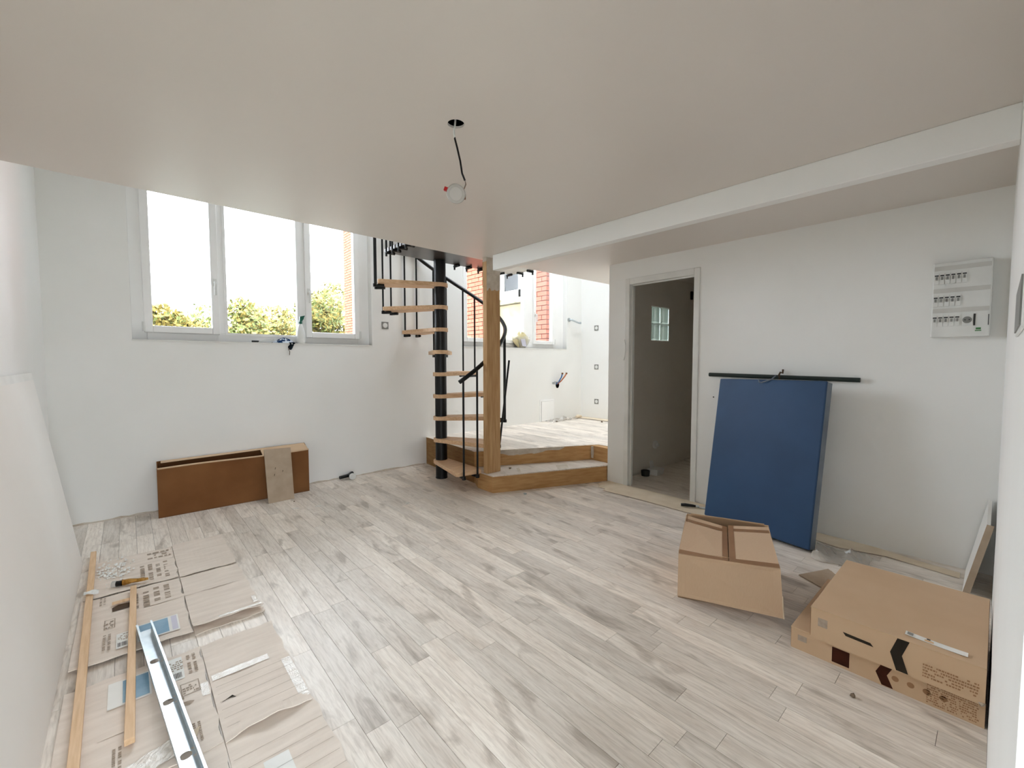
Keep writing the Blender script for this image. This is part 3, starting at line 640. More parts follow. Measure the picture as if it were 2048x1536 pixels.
obj('printed_label', MB().hexa([Vector((4.47, 4.788, 1.53)), Vector((4.56, 4.788, 1.52)), Vector((4.56, 4.791, 1.52)), Vector((4.47, 4.791, 1.53))], [Vector((4.44, 4.794, 1.63)), Vector((4.53, 4.794, 1.64)), Vector((4.53, 4.798, 1.64)), Vector((4.44, 4.798, 1.63))]), 'lilac', bg_)

# ---------------------------------------------------------------- blue padded panel and tube by the door wall
BL, BR = Vector((3.549, 1.587, .004)), Vector((3.397, .805, .004)); TL, TR = Vector((3.752, 1.568, 1.153)), Vector((3.600, .783, 1.163))
nrm = (BR-BL).cross(TL-BL).normalized(); nrm = nrm if nrm.x > 0 else -nrm
bpn = thing('blue_panel', 'dark blue padded flat panel leaning against the wall beside the doorway', 'panel', (3.5, 1.2, 0))
def off(v, d): return v+nrm*d
zl = .095*abs(nrm.z)+.002
m = MB().hexa([BL+Vector((0, 0, zl)), BR+Vector((0, 0, zl)), off(BR, .018)+Vector((0, 0, zl)), off(BL, .018)+Vector((0, 0, zl))], [TL, TR, off(TR, .018), off(TL, .018)])
obj('front_pad', m, 'blue', bpn, bevel=.008)
ins = .006
m = MB().hexa([off(BL, .018)+Vector((0, -ins, zl)), off(BR, .018)+Vector((0, ins, zl)), off(BR, .095)+Vector((0, ins, zl)), off(BL, .095)+Vector((0, -ins, zl))], [off(TL, .018)-Vector((0, ins, .004)), off(TR, .018)+Vector((0, ins, -.004)), off(TR, .095)+Vector((0, ins, -.004)), off(TL, .095)-Vector((0, ins, .004))])
obj('side_frame', m, 'edge_grey', bpn, bevel=.003)
mid = TL+(TR-TL)*.56
obj('carry_loop', MB().tube([mid+Vector((-.004, .11, -.002)), mid+Vector((-.012, .10, -.022)), mid+Vector((-.012, .085, -.024)), mid+Vector((.0, .02, .004)), mid+Vector((.02, .0, .03))], .005, 7), 'edge_grey', bpn)
gt = thing('green_tube', 'long dark green tube resting on top of the blue panel', 'tube', (3.83, 1.17, 1.17))
obj('tube', MB().tube([(3.844, 1.70, 1.182), (3.844, .645, 1.166)], .0165, 14), 'green_tube', gt)
obj('tie', MB().tube([(3.838, 1.145, 1.16), (3.822, 1.147, 1.19), (3.832, 1.14, 1.212), (3.85, 1.13, 1.205), (3.852, 1.128, 1.235)], .007, 7), 'strap', gt)['label'] = 'brown knotted tie'
tag(obj('screw_head', MB().lathe([(.006, 0), (.005, .004)], (XD, 1.67, .983), 10, T=Matrix.Rotation(-PI/2, 4, 'Y')), 'dkgrey', at=(XD, 1.67, .983)), 'tiny dark screw head in the wall left of the blue panel', 'screw')
br_ = thing('putty_knife', 'putty knife with black handle lying by the blue panel', 'tool', (3.68, 1.77, 0))
obj('handle', MB().tube([(3.652, 1.84, .024), (3.67, 1.81, .025), (3.70, 1.755, .023), (3.712, 1.735, .021)], [.012, .014, .012, .010], 10), 'black', br_, smooth=True)
obj('ferrule', MB().tube([(3.712, 1.735, .021), (3.725, 1.71, .019)], .010, 10), 'steel', br_)
obj('blade', MB().hexa([Vector((3.72, 1.715, .0095)), Vector((3.74, 1.60, .0095)), Vector((3.80, 1.63, .0095)), Vector((3.74, 1.73, .0095))], [Vector((3.72, 1.715, .012)), Vector((3.74, 1.60, .012)), Vector((3.80, 1.63, .012)), Vector((3.74, 1.73, .012))]), 'steel', br_)

# ---------------------------------------------------------------- right-hand cartons
def split_print(pm, t, mats, names):
    ink = {}
    for f, mi in zip(pm.f, pm.m):
        if names[mi] == 'lettering': ink.setdefault(mi, MB()).add([pm.v[i] for i in f], [tuple(range(len(f)))])
        else: obj(names[mi], MB().add([pm.v[i] for i in f], [tuple(range(len(f)))]), mats[mi], t)
    for mi, k in ink.items(): obj('lettering', k, mats[mi], t)['kind'] = 'stuff'
def lettering(m, o, ux, uy, n, rows, w, h, mi=0, seed=1):
    """rows of small printed strokes on a surface; o origin, ux/uy unit vectors on the surface, n outward"""
    rg_ = random.Random(seed); dh = abs(h)/rows
    for r_ in range(rows):
        x = 0
        while x < w:
            k = rg_.uniform(.25, .9)*dh*.8
            if rg_.random() < .78:
                p_ = o+ux*x+uy*(r_*dh); a = [p_, p_+ux*k, p_+ux*k+uy*dh*.55, p_+uy*dh*.55]
                m.add([v+n for v in a], [(0, 1, 2, 3)], mi)
            x += k+dh*.18
X_, Y_, Z_ = Vector((1, 0, 0)), Vector((0, 1, 0)), Vector((0, 0, 1))
def front_box(name, label, x0, x1, y0, y1, z0, z1, upper):
    t = thing(name, label, 'box', ((x0+x1)/2, (y0+y1)/2, z0), 'flat cartons stacked by the right wall')
    th = .005
    obj('body', B(x0+th, x1-th, y0+th, y1-th, z0, z1-.004), 'kraft', t)
    obj('front_panel', B(x0, x0+th, y0, y1-.002, z0, z1-.003), 'kraft', t)
    obj('rear_panel', B(x1-th, x1, y0, y1, z0, z1-.003), 'kraft', t)
    obj('side_flap', B(x0+.008, x1-.008, y1-th+.001, y1+.001, z0+.004, z1-.006), 'dark_ink' if False else 'kraft2', t)
    obj('side_flap', B(x0+.008, x1-.008, y0-.001, y0+th-.001, z0+.004, z1-.006), 'red_ink', t)
    obj('lid', B(x0-.002, x1, y0, y1, z1-.004, z1), 'kraft', t, bevel=.0015)
    n = Vector((-.0008, 0, 0)); H = z1-z0
    pr = MB()
    def rect(ya, yb, za, zb, mi=0): pr.add([Vector((x0, ya, za))+n, Vector((x0, yb, za))+n, Vector((x0, yb, zb))+n, Vector((x0, ya, zb))+n], [(0, 1, 2, 3)], mi)
    # barcode square near the left end
    rect(y1-.028, y1-.062, z0+H*.45, z0+H*.72, 0)
    ya = y1-(.265 if upper else .30)                  # chevron arrow
    w_ = .035; d_ = .02
    pr.add([Vector((x0, a, z))+n for a, z in ((ya-d_, z0+H*.03), (ya-d_-w_, z0+H*.03), (ya-w_, z0+H*.5), (ya-d_-w_, z0+H*.97), (ya-d_, z0+H*.97), (ya, z0+H*.5))], [(0, 1, 2, 3, 4, 5)], 1)
    if upper:
        pr.add([Vector((x0, y1-.115, z0+H*.56))+n, Vector((x0, y1-.205, z0+H*.53))+n, Vector((x0, y1-.215, z0+H*.44))+n, Vector((x0, y1-.125, z0+H*.46))+n], [(0, 1, 2, 3)], 1)
        lettering(pr, Vector((x0, y0+.16, z0+H*.16)), -Y_, Z_, n, 5, .14, H*.4, 2, 3)
    else:
        rect(y1-.155, y1-.215, z0+H*.12, z0+H*.80, 3)
        for k in range(4):
            cy = y0+.24-.045*k
            pr.add([Vector((x0, cy+.011*math.cos(2*PI*q/12), z0+H*.5+.011*math.sin(2*PI*q/12)))+n for q in range(12)], [tuple(range(12))], 2)
        lettering(pr, Vector((x0, y0+.15, z0+H*.1)), -Y_, Z_, n, 9, .13, H*.8, 2, 5)
    split_print(pr, t, ['ink', 'dark_ink' if upper else 'red_ink', 'tape', 'red_ink'], ['printed_square', 'printed_arrow', 'lettering', 'printed_square'])
    return t
front_box('flat_carton', 'lower flat cardboard carton with a dark square printed on its front', 2.222, 2.86, -.014, .586, 0, .096, False)
front_box('flat_carton', 'upper flat cardboard carton with a dark arrow and white label strip', 2.195, 2.86, -.012, .507, .096, .232, True)
lb = thing('paper_label', 'narrow white printed label lying on the upper flat carton', 'label', (2.24, .12, .233))
def lbf(u, v): return (2.232+.032*v+.014*math.sin(PI*u)*.3-.01*u, .205-.17*u, .2335+.004*abs(2*u-1)**2)
obj('strip', MB().grid(lbf, 12, 2, th=.0006), 'white_paper', lb)
m = MB(); m.add([Vector((2.237, .199, .2392)), Vector((2.258, .199, .2392)), Vector((2.258, .182, .2376)), Vector((2.237, .182, .2376))], [(0, 1, 2, 3)], 0)
m.add([Vector((2.236, .150, .2352)), Vector((2.25, .150, .2352)), Vector((2.25, .125, .2346)), Vector((2.236, .125, .2346))], [(0, 1, 2, 3)], 1)
m.add([Vector((2.252, .145, .2350)), Vector((2.262, .145, .2350)), Vector((2.262, .135, .2348)), Vector((2.252, .135, .2348))], [(0, 1, 2, 3)], 2)
split_print(m, lb, ['grey', 'timber', 'dkgrey'], ['printed_square', 'printed_picture', 'printed_spot'])

# open carton with taped flaps
oc = thing('open_carton', 'opened cardboard box with two taped flaps and a hanging front flap', 'box', (2.6, 1.0, 0))
FA, FB = Vector((2.172, 1.103, .27)), Vector((2.385, .682, .27)); GA, GB = Vector((2.755, 1.345, .27)), Vector((2.945, .915, .27))
def dn(v, z): return Vector((v.x, v.y, z))
def lerp(a, b, t): return a+(b-a)*t
CC = (FA+FB+GA+GB)/4
def slab4(pts, th, mi=0, m_=None):
    m_ = m_ or MB(); a, b, c, d = [Vector(p) for p in pts]; n_ = (b-a).cross(d-a).normalized()*th
    m_.hexa([a-n_, b-n_, c-n_, d-n_], [a, b, c, d], mi); return m_
fi, fj = lerp(FA, GA, .10), lerp(FB, GB, .12)
def wallp(name, a, b, z0, z1, z1b=None): obj(name, slab4([dn(a, z0), dn(b, z0), dn(b, z1b or z1), dn(a, z1)], .004), 'kraft', oc)
wallp('front_wall', fi, fj, 0, .262); wallp('rear_wall', GA, GB, 0, .285, .28); wallp('side_wall', fi, GA, 0, .262, .28); wallp('side_wall', fj, GB, 0, .262, .275)
obj('base', slab4([dn(fi, .004), dn(fj, .004), dn(GB, .004), dn(GA, .004)], .004), 'kraft', oc)
fm_, gm_ = lerp(FA, FB, .515), lerp(GA, GB, .515)
fmd, gmd = fm_+Vector((0, 0, -.012)), lerp(gm_, fm_, .07)+Vector((0, 0, -.022))
dd = (FB-FA).normalized()*.002
obj('top_flap', slab4([FA, fmd-dd, gmd-dd, GA+Vector((0, 0, .004))], .004), 'kraft3', oc)
obj('top_flap', slab4([fmd+dd+Vector((0, 0, .006)), FB, GB+Vector((0, 0, .0)), gmd+dd+Vector((0, 0, .012))], .004), 'kraft3', oc)
hA, hB = Vector((2.150, 1.093, .055)), Vector((2.318, .642, .062))
obj('front_flap', slab4([hA, hB, FB, FA], .004), 'kraft3', oc)
wallp('inner_flap', lerp(GA, GB, .05), lerp(GA, GB, .95), .2, .292, .286)
obj('torn_edge', MB().tube([lerp(FB, hB, t)+Vector((0, -.001, 0))+Vector((-.002*math.sin(9*t), 0, 0)) for t in (.55, .65, .75, .85, .95, 1)], .003, 6), 'paper', oc)
tp = MB()
def tstrip(a, b, c, d, lift=.0012):
    up_ = Vector((0, 0, lift)); tp.add([p_+up_ for p_ in (a, b, c, d)], [(0, 1, 2, 3)])
A_, B_, C_, D_ = FA, fmd-dd, gmd-dd, GA+Vector((0, 0, .004))
def bil(P4, u, v): return lerp(lerp(P4[0], P4[1], u), lerp(P4[3], P4[2], u), v)
for P4, w0 in (((A_, B_, C_, D_), 1), ((fmd+dd+Vector((0, 0, .006)), FB, GB, gmd+dd+Vector((0, 0, .012))), 0)):
    tstrip(bil(P4, 0, .015), bil(P4, 1, .015), bil(P4, 1, .10), bil(P4, 0, .10))
    tstrip(bil(P4, 0, .82), bil(P4, 1, .82), bil(P4, 1, .90), bil(P4, 0, .90))
    u0, u1 = (.88, .995) if w0 else (.005, .13)
    tstrip(bil(P4, u0, 0), bil(P4, u1, 0), bil(P4, u1, 1), bil(P4, u0, 1), .0018)
obj('tape', tp, 'tape', oc)['label'] = 'brown packing tape along the flaps'

# ---------------------------------------------------------------- floor litter near the door wall
def crumple(x0, x1, y0, y1, amp, seed, z=.004, nu=14, nv=8, skew=0):
    rg_ = random.Random(seed); ph = [rg_.uniform(0, 6) for _ in range(6)]
    def fn(u, v):
        h = abs(math.sin(7*u+ph[0]+3*v)*math.sin(5*v+ph[1])+.5*math.sin(13*u+ph[2])*math.sin(11*v+ph[3]))*amp*math.sin(PI*min(1, max(0, u*1.0)))**.5
        return (x0+(x1-x0)*u+skew*v+.02*math.sin(9*v+ph[4])*(1 if u in (0, 1) else .3), y0+(y1-y0)*v, z+h)
    return MB().grid(fn, nu, nv)
def strip(pts, z, th=.0015):
    rg_ = random.Random(len(pts)); m_ = MB(); n_ = len(pts)
    vs = [Vector((*p_, z+rg_.random()*.004)) for p_ in pts]
    m_.add(vs+[v-Vector((0, 0, th)) for v in vs], [tuple(range(n_)), tuple(range(2*n_-1, n_-1, -1))]+[(i, (i+1) % n_, n_+(i+1) % n_, n_+i) for i in range(n_)]); return m_
tag(obj('masking_paper', strip([(3.86, 2.77), (3.70, 2.79), (3.60, 2.68), (3.60, 2.62), (3.53, 2.60), (3.55, 2.2), (3.545, 1.72), (3.60, 1.60), (3.86, 1.62), (3.865, 2.2)], .004), 'paper', at=(3.7, 2.2, 0)), 'cream masking paper strip on the floor across the doorway', 'paper')
tag(obj('masking_paper', strip([(3.86, .90), (3.70, .90), (3.66, .70), (3.72, .45), (3.70, .28), (3.67, .11), (3.76, .11), (3.80, .30), (3.855, .55)], .004), 'paper', at=(3.76, .5, 0)), 'torn cream paper strip along the wall behind the flat cartons', 'paper')
tag(obj('paper_curl', MB().grid(lambda u, v: (3.60+.07*u, 2.66+.05*v-.04*u, .004+.02*u*(1-u)*4*v), 6, 4, th=.001), 'paper', at=(3.62, 2.67, 0)), 'little curled paper scrap at the end of the door paper strip', 'paper')
tag(obj('plastic_wrap', crumple(3.33, 3.62, .50, .78, .05, 3, .005), 'film', at=(3.47, .64, 0)), 'crumpled clear plastic wrap between blue panel and flat cartons', 'plastic')
tag(obj('cardboard_scrap', strip([(3.0, .76), (2.92, .62), (3.10, .55), (3.22, .66)], .008, .004), 'mdf', at=(3.05, .65, 0)), 'flat cardboard scrap beside the upper flat carton', 'cardboard')
rb = thing('leaning_shelf_board', 'pale shelf board leaning in the corner behind the flat cartons', 'board', (3.62, .05, 0))
n0 = Vector((0, .016, .004))
b0, b1, t1, t0 = Vector((3.44, .075, .002)), Vector((3.855, .075, .002)), Vector((3.855, -.004, .46)), Vector((3.44, -.004, .415))
obj('face', MB().hexa([b0+Vector((0, .002, 0)), b1+Vector((0, .002, 0)), b1+n0, b0+n0], [t0+Vector((0, .002, 0)), t1+Vector((0, .002, 0)), t1+n0, t0+n0]), 'drywall', rb)
obj('edge_band', MB().hexa([b0+Vector((-.003, -.012, 0)), b0+Vector((0, -.012, 0)), b0+Vector((0, .016, .003)), b0+Vector((-.003, .016, .003))], [t0+Vector((-.003, -.012, 0)), t0+Vector((0, -.012, 0)), t0+Vector((0, .016, .003)), t0+Vector((-.003, .016, .003))]), 'mdf', rb)
def nugget(name, label, cat, x, y, r, mat_, z=0, seed=1):
    rg_ = random.Random(seed); bm = bmesh.new(); bmesh.ops.create_icosphere(bm, subdivisions=1, radius=r)
    for v in bm.verts: v.co *= rg_.uniform(.65, 1.15); v.co.z = v.co.z*.7+r*.55
    me = bpy.data.meshes.new(name); bm.to_mesh(me); bm.free()
    return tag(link(name, me, mat_, None, (x, y, z)), label, cat)
nugget('metal_nut', 'small round metal nut on the floor before the plywood step', 'nut', 2.868, 3.034, .018, 'steel_in', 0, 2)
nugget('debris_crumb', 'grey debris crumb on the floor in front of the flat cartons', 'debris', 2.058, .328, .012, 'dirt', 0, 3)
nugget('debris_crumb', 'brown lump lying on the plywood step', 'debris', 2.96, 3.36, .018, 'dirt', ZS, 4)
nugget('debris_crumb', 'dark speck on the kitchen platform near the hatch', 'debris', 5.06, 4.62, .02, 'dirt', ZP, 5)
nugget('debris_crumb', 'dark speck on the kitchen platform near the end wall', 'debris', 5.55, 4.12, .02, 'dirt', ZP, 6)
nugget('plaster_chip', 'white plaster chip at the foot of the leaning fibreboard', 'debris', 1.12, 4.30, .010, 'dirt', 0, 7)
nugget('bubble_wrap', 'shiny knot of plastic at the right end of the cartons', 'plastic', 2.19, -.004, .011, 'film', .096, 8)
for k, (x, y, lab) in enumerate(((1.05, 4.10, 'thin white splinter on the floor near the long carton'), (1.22, 4.02, 'short white splinter beside the thin one'), (1.86, 3.55, 'white splinter on the floor before the stair pole'))):
    tag(obj('splinter', MB().box(x, x+.05, y, y+.006, 0, .004, T=Matrix.Translation((x, y, 0)) @ Matrix.Rotation(.4*k-.3, 4, 'Z') @ Matrix.Translation((-x, -y, 0))), 'white_paper', at=(x, y, 0)), lab, 'splinter')
tag(obj('plastic_sheet', crumple(4.95, 5.55, 4.60, 4.79, .05, 6, ZP+.004), 'film', at=(5.25, 4.7, ZP)), 'crumpled clear plastic sheet on the kitchen floor by the hatch', 'plastic')
tag(obj('paper_roll', MB().tube([(5.60, 4.68, ZP+.025), (5.68, 4.71, ZP+.03), (5.76, 4.70, ZP+.025)], [.02, .03, .018], 9), 'paper', at=(5.6, 4.68, ZP)), 'rolled cream paper at the kitchen corner', 'paper')
tag(obj('masking_paper', strip([(5.87, 4.74), (5.66, 4.72), (5.68, 4.4), (5.67, 3.9), (5.87, 3.9)], ZP+.005), 'paper', at=(5.77, 4.3, ZP)), 'cream paper strip along the kitchen end wall', 'paper')

# ---------------------------------------------------------------- left side: plasterboard, cardboard sheets, battens, channel
pbd = thing('leaning_plasterboard', 'large white plasterboard sheet leaning on the left wall', 'board', (-.3, 2.6, 0))
m = MB().hexa([Vector((-.252, 1.35, .002)), Vector((-.252, 3.86, .002)), Vector((-.266, 3.86, .002)), Vector((-.266, 1.35, .002))], [Vector((-.434, 1.42, 1.232)), Vector((-.434, 3.93, 1.232)), Vector((-.448, 3.93, 1.230)), Vector((-.448, 1.42, 1.230))])
obj('sheet', m, 'drywall', pbd)
m = MB().hexa([Vector((-.4275, 1.42, 1.19)), Vector((-.4275, 3.926, 1.19)), Vector((-.4295, 3.926, 1.19)), Vector((-.4295, 1.42, 1.19))], [Vector((-.4335, 1.42, 1.232)), Vector((-.4335, 3.93, 1.232)), Vector((-.4355, 3.93, 1.232)), Vector((-.4355, 1.42, 1.232))])
obj('paper_edge', m, 'white_paper', pbd)

def sheet(name, label, panels, seed, prints):
    xs_ = [p_[0] for p_ in panels]; ys_ = [p_[2] for p_ in panels]
    t = thing(name, label, 'cardboard', (.15, sum(ys_)/len(ys_), 0), 'flattened cartons on the floor')
    for k, (x0, x1, y0, y1, zf) in enumerate(panels):
        ph = seed+k
        def fn(u, v, x0=x0, x1=x1, y0=y0, y1=y1, zf=zf, ph=ph):
            jx = .006*math.sin(23*v+ph)*u; return (x0+(x1-x0)*u+jx, y0+(y1-y0)*v+.004*math.sin(17*u+ph), zf(u, v)+.0015*math.sin(9*u+7*v+ph))
        obj('cardboard_panel', MB().grid(fn, 12, 10, th=.004), 'dusty', t)
    pm = MB(); prints(pm); split_print(pm, t, ['ink', 'white_paper', 'blue_print', 'lilac', 'clear_tape', 'dark_ink', 'dusty', 'strap'],
                                        ['lettering', 'paper_label', 'photo_print', 'photo_margin', 'tape_strip', 'lettering', 'tape_strip', 'hand_hole'])
    return t
def flatq(m_, x0, x1, y0, y1, z, mi, sk=0): m_.add([Vector((x0, y0, z)), Vector((x1, y0, z)), Vector((x1+sk, y1, z)), Vector((x0+sk, y1, z))], [(0, 1, 2, 3)], mi)
def framebox(m_, x0, x1, y0, y1, z, mi, w=.003):
    for q in ((x0, x1, y0, y0+w), (x0, x1, y1-w, y1), (x0, x0+w, y0, y1), (x1-w, x1, y0, y1)): flatq(m_, *q, z, mi)
def label_print(m_, x0, x1, y0, y1, z, seed):
    flatq(m_, x0, x1, y0, y1, z, 1)
    lettering(m_, Vector((x0+.006, y0+.07, z+.0005)), X_, Y_, Vector((0, 0, .0004)), 5, (x1-x0)*.75, (y1-y0)*.45, 0, seed)
    rg_ = random.Random(seed); x = x0+.006
    while x < x1-.01:
        w = rg_.uniform(.001, .003); flatq(m_, x, x+w, y0+.012, y0+.05, z+.0008, 5); x += w+.002
def p1(m_):
    z = .0265
    label_print(m_, -.079, -.03, 2.566, 2.706, .0208, 2)
    flatq(m_, -.006, .15, 2.566, 2.73, .0206, 1); flatq(m_, .0, .11, 2.576, 2.72, .0212, 2); flatq(m_, .122, .144, 2.576, 2.72, .0212, 3)
    framebox(m_, -.125, -.085, 2.80, 2.90, .0155, 0); lettering(m_, Vector((-.12, 2.81, .0158)), X_, Y_, Vector(), 4, .03, .08, 0, 4)
    lettering(m_, Vector((-.125, 2.58, .0205)), Y_, X_, Vector(), 2, .15, .035, 0, 6)
    lettering(m_, Vector((-.02, 3.16, .0125)), -Y_, X_, Vector(), 4, .22, .18, 0, 8)
    lettering(m_, Vector((.02, 3.55, .0108)), -Y_, X_, Vector(), 4, .25, .15, 0, 9)
    lettering(m_, Vector((.06, 3.76, .0092)), X_, -Y_, Vector(), 3, .11, .14, 0, 11)
    lettering(m_, Vector((-.15, 3.1, .0135)), Y_, X_, Vector(), 2, .09, .03, 0, 12)
    flatq(m_, .05, .48, 2.93, 2.965, .0138, 0 if False else 6); flatq(m_, .30, .485, 2.515, 2.535, .0385, 4); flatq(m_, .465, .485, 2.60, 2.68, .0172, 4)
    # punched hand hole showing the dark board below
    hp = [(-.098, 2.985), (-.03, 2.985), (-.03, 3.045), (-.075, 3.055), (-.10, 3.03)]
    m_.add([Vector((x, y, .0140)) for x, y in hp], [tuple(range(5))], 7)
def p2(m_):
    z = .0125
    label_print(m_, .082, .135, 2.162, 2.33, z, 21)
    flatq(m_, -.098, .03, 2.14, 2.312, z, 1); flatq(m_, -.055, .024, 2.15, 2.302, z+.0006, 2)
    framebox(m_, .115, .175, 2.04, 2.12, z, 0); lettering(m_, Vector((.12, 2.05, z)), X_, Y_, Vector(), 4, .045, .06, 0, 5)
    lettering(m_, Vector((.15, 2.18, z)), Y_, X_, Vector(), 2, .14, .04, 0, 22); lettering(m_, Vector((.075, 2.02, z)), X_, Y_, Vector(), 3, .035, .09, 0, 23)
    flatq(m_, .175, .2, 1.99, 2.075, z, 4); flatq(m_, .215, .42, 2.06, 2.10, z+.001, 4, .0)
    flatq(m_, .455, .49, 1.73, 2.02, z, 4)
    m_.add([Vector(p_) for p_ in ((.10, 1.985, z), (.135, 1.975, z), (.15, 1.99, z), (.135, 2.0, z), (.105, 2.005, z))], [(0, 1, 2, 3, 4)], 0)
    m_.add([Vector(p_) for p_ in ((.222, 1.905, z), (.262, 1.925, z), (.272, 1.905, z), (.25, 1.912, z))], [(0, 1, 2, 3)], 5)
    lettering(m_, Vector((.13, 1.76, z)), Y_, X_, Vector(), 2, .1, .03, 0, 27); lettering(m_, Vector((-.08, 1.75, z)), Y_, X_, Vector(), 2, .16, .03, 0, 28)
    flatq(m_, -.12, -.02, 1.98, 2.03, z, 6)
    for k in range(6): flatq(m_, .22, .49, 1.76+.05*k, 1.7615+.05*k, z+.0004, 0, .0)
def p3(m_):
    z = .0068
    flatq(m_, .285, .36, 1.42, 1.53, z, 1)
    for k in range(5): flatq(m_, .215, .49, 1.36+.06*k, 1.3615+.06*k, z, 0)
z1 = lambda u, v: .008+.016*(1-v)
sheet('flattened_carton', 'far flattened carton sheet with photo label below the window wall', [
    (-.225, .190, 2.51, 3.215, lambda u, v: .009+.006*(1-v)+.003*max(0, 1-v*9)), (.196, .488, 2.51, 3.205, lambda u, v: .009+.006*(1-v)+.024*max(0, 1-v*9)),
    (-.22, .190, 3.235, 3.81, lambda u, v: .006+.006*(1-v)), (.196, .488, 3.225, 3.835, lambda u, v: .006+.006*(1-v)),
    (.20, .493, 2.492, 2.62, lambda u, v: .0048)], 1, p1)
sheet('flattened_carton', 'middle flattened carton sheet with clear tape and barcode label', [
    (-.225, .202, 1.705, 2.362, lambda u, v: .010), (.207, .492, 1.70, 2.362, lambda u, v: .010+.018*max(0, 1-v*8)*math.sin(PI*u))], 3, p2)
sheet('flattened_carton', 'nearest flattened carton sheet with ragged right edge', [
    (-.225, .202, 1.0, 1.72, lambda u, v: .0045), (.207, .495, 1.0, 1.735, lambda u, v: .0045)], 5, p3)
ct = MB().grid(lambda u, v: (-.06+.16*u+.01*math.sin(7*v), 1.70+.09*v+.05*u, .0125+.005*abs(math.sin(8*u+5*v))), 10, 6)
tag(obj('loose_tape', ct, 'clear_tape', at=(.02, 1.75, .012)), 'crumpled strip of clear tape under the metal channel', 'tape')
tag(obj('paper_triangle', MB().add([(.115, 1.715, .016), (.15, 1.83, .016), (.10, 1.80, .017), (.115, 1.715, .014), (.15, 1.83, .014), (.10, 1.80, .015)], [(0, 1, 2), (5, 4, 3), (0, 1, 4, 3), (1, 2, 5, 4), (2, 0, 3, 5)]), 'paper', at=(.12, 1.78, .014)), 'small torn paper triangle beside the metal channel', 'paper')

bt = thing('batten', 'long pale wooden batten lying beside the leaning plasterboard', 'batten', (-.19, 3, 0))
m = MB().hexa([Vector((-.176, 1.5, .028)), Vector((-.146, 1.5, .028)), Vector((-.192, 3.97, .018)), Vector((-.220, 3.97, .018))], [Vector((-.176, 1.5, .046)), Vector((-.146, 1.5, .046)), Vector((-.192, 3.97, .036)), Vector((-.220, 3.97, .036))])
obj('wood', m, 'timber', bt, bevel=.002)
obj('white_scrap', MB().grid(lambda u, v: (-.215+.06*u, 3.22+.05*v-.02*u, .048+.004*math.sin(6*u+4*v)), 6, 4, th=.001), 'white_paper', bt)
bt2 = thing('batten', 'short pale wooden batten lying across the cardboard sheets', 'batten', (-.03, 2.5, 0))
m = MB().hexa([Vector((-.050, 1.885, .0195)), Vector((-.022, 1.885, .0195)), Vector((.0, 3.19, .0235)), Vector((-.026, 3.19, .0235))], [Vector((-.050, 1.885, .043)), Vector((-.022, 1.885, .043)), Vector((.0, 3.19, .043)), Vector((-.026, 3.19, .043))])
obj('wood', m, 'timber', bt2, bevel=.002)
obj('offcut', MB().box(-.10, -.027, 3.05, 3.08, .022, .026), 'timber', bt2)
# galvanised U channel
ch = thing('metal_channel', 'galvanised U-shaped metal stud lying on the cardboard', 'metal profile', (.06, 2.0, .03))
A0, A1 = Vector((.020, 2.645, .026)), Vector((.135, 1.30, .020)); dv = (A1-A0).normalized(); lw = Vector((-dv.y, dv.x, 0)).normalized()
if lw.x < 0: lw = -lw
def chp(t, s, z): return A0+(A1-A0)*t+lw*s+Vector((0, 0, z))
L_ = (A1-A0).length; hw = .024
holes = (.30/L_, .62/L_, .94/L_, 1.26/L_)
m = MB(); ts = [0]
for h_ in holes: ts += [h_-.022/L_, h_+.022/L_]
ts.append(1)
for i in range(0, len(ts)-1):
    a, b = ts[i], ts[i+1]
    if i % 2 == 0: m.add([chp(a, -hw, 0), chp(a, hw, 0), chp(b, hw, 0), chp(b, -hw, 0)], [(0, 1, 2, 3)])
    else:                                              # elliptical knock-out
        c_ = (a+b)/2; k = 12; ring = [chp(c_+(b-a)/2*.8*math.cos(2*PI*q/k), hw*.72*math.sin(2*PI*q/k), 0) for q in range(k)]
        rect_ = []
        for q in range(k):
            cx, cy = math.cos(2*PI*q/k), math.sin(2*PI*q/k); sgn = max(abs(cx), abs(cy)); rect_.append(chp(c_+(b-a)/2*cx/sgn, hw*cy/sgn, 0))
        m.add(ring+rect_, [(q, (q+1) % k, k+(q+1) % k, k+q) for q in range(k)])
obj('web', m, 'steel', ch)
for s in (-1, 1):
    m = MB().hexa([chp(0, s*hw, 0), chp(1, s*hw, 0), chp(1, s*(hw+.0012), 0), chp(0, s*(hw+.0012), 0)], [chp(0, s*(hw+.004), .04), chp(1, s*(hw+.004), .04), chp(1, s*(hw+.0055), .04), chp(0, s*(hw+.0055), .04)])
    fl_ = obj('flange', m, 'steel', ch)
    m = MB().hexa([chp(0, s*(hw-.002), .039), chp(1, s*(hw-.002), .039), chp(1, s*(hw+.0055), .039), chp(0, s*(hw+.0055), .039)], [chp(0, s*(hw-.002), .041), chp(1, s*(hw-.002), .041), chp(1, s*(hw+.0055), .041), chp(0, s*(hw+.0055), .041)])
    obj('lip', m, 'steel', fl_)
# squeezed tube in gold foil
tb = thing('glue_tube', 'squeezed gold tube with black neck and clear cap on the far cardboard', 'tube', (-.02, 3.28, .01))
def tbf(u, v):
    a = 2*PI*u; x = -.062+.115*v; ry = .018*(1-v*.35)+.006*math.sin(11*v+2*math.cos(a)); rz = .016*(1-.75*v)+.003*math.sin(13*v+3*a)
    return (x, 3.302-.042*v+ry*math.cos(a), .034+rz*math.sin(a))
obj('foil_body', MB().grid(tbf, 16, 12), 'gold', tb)
obj('neck', MB().tube([(-.062, 3.302, .030), (-.086, 3.311, .030)], .015, 12), 'black', tb)
obj('cap', MB().tube([(-.086, 3.311, .030), (-.104, 3.318, .030)], .017, 12), 'bag', tb)
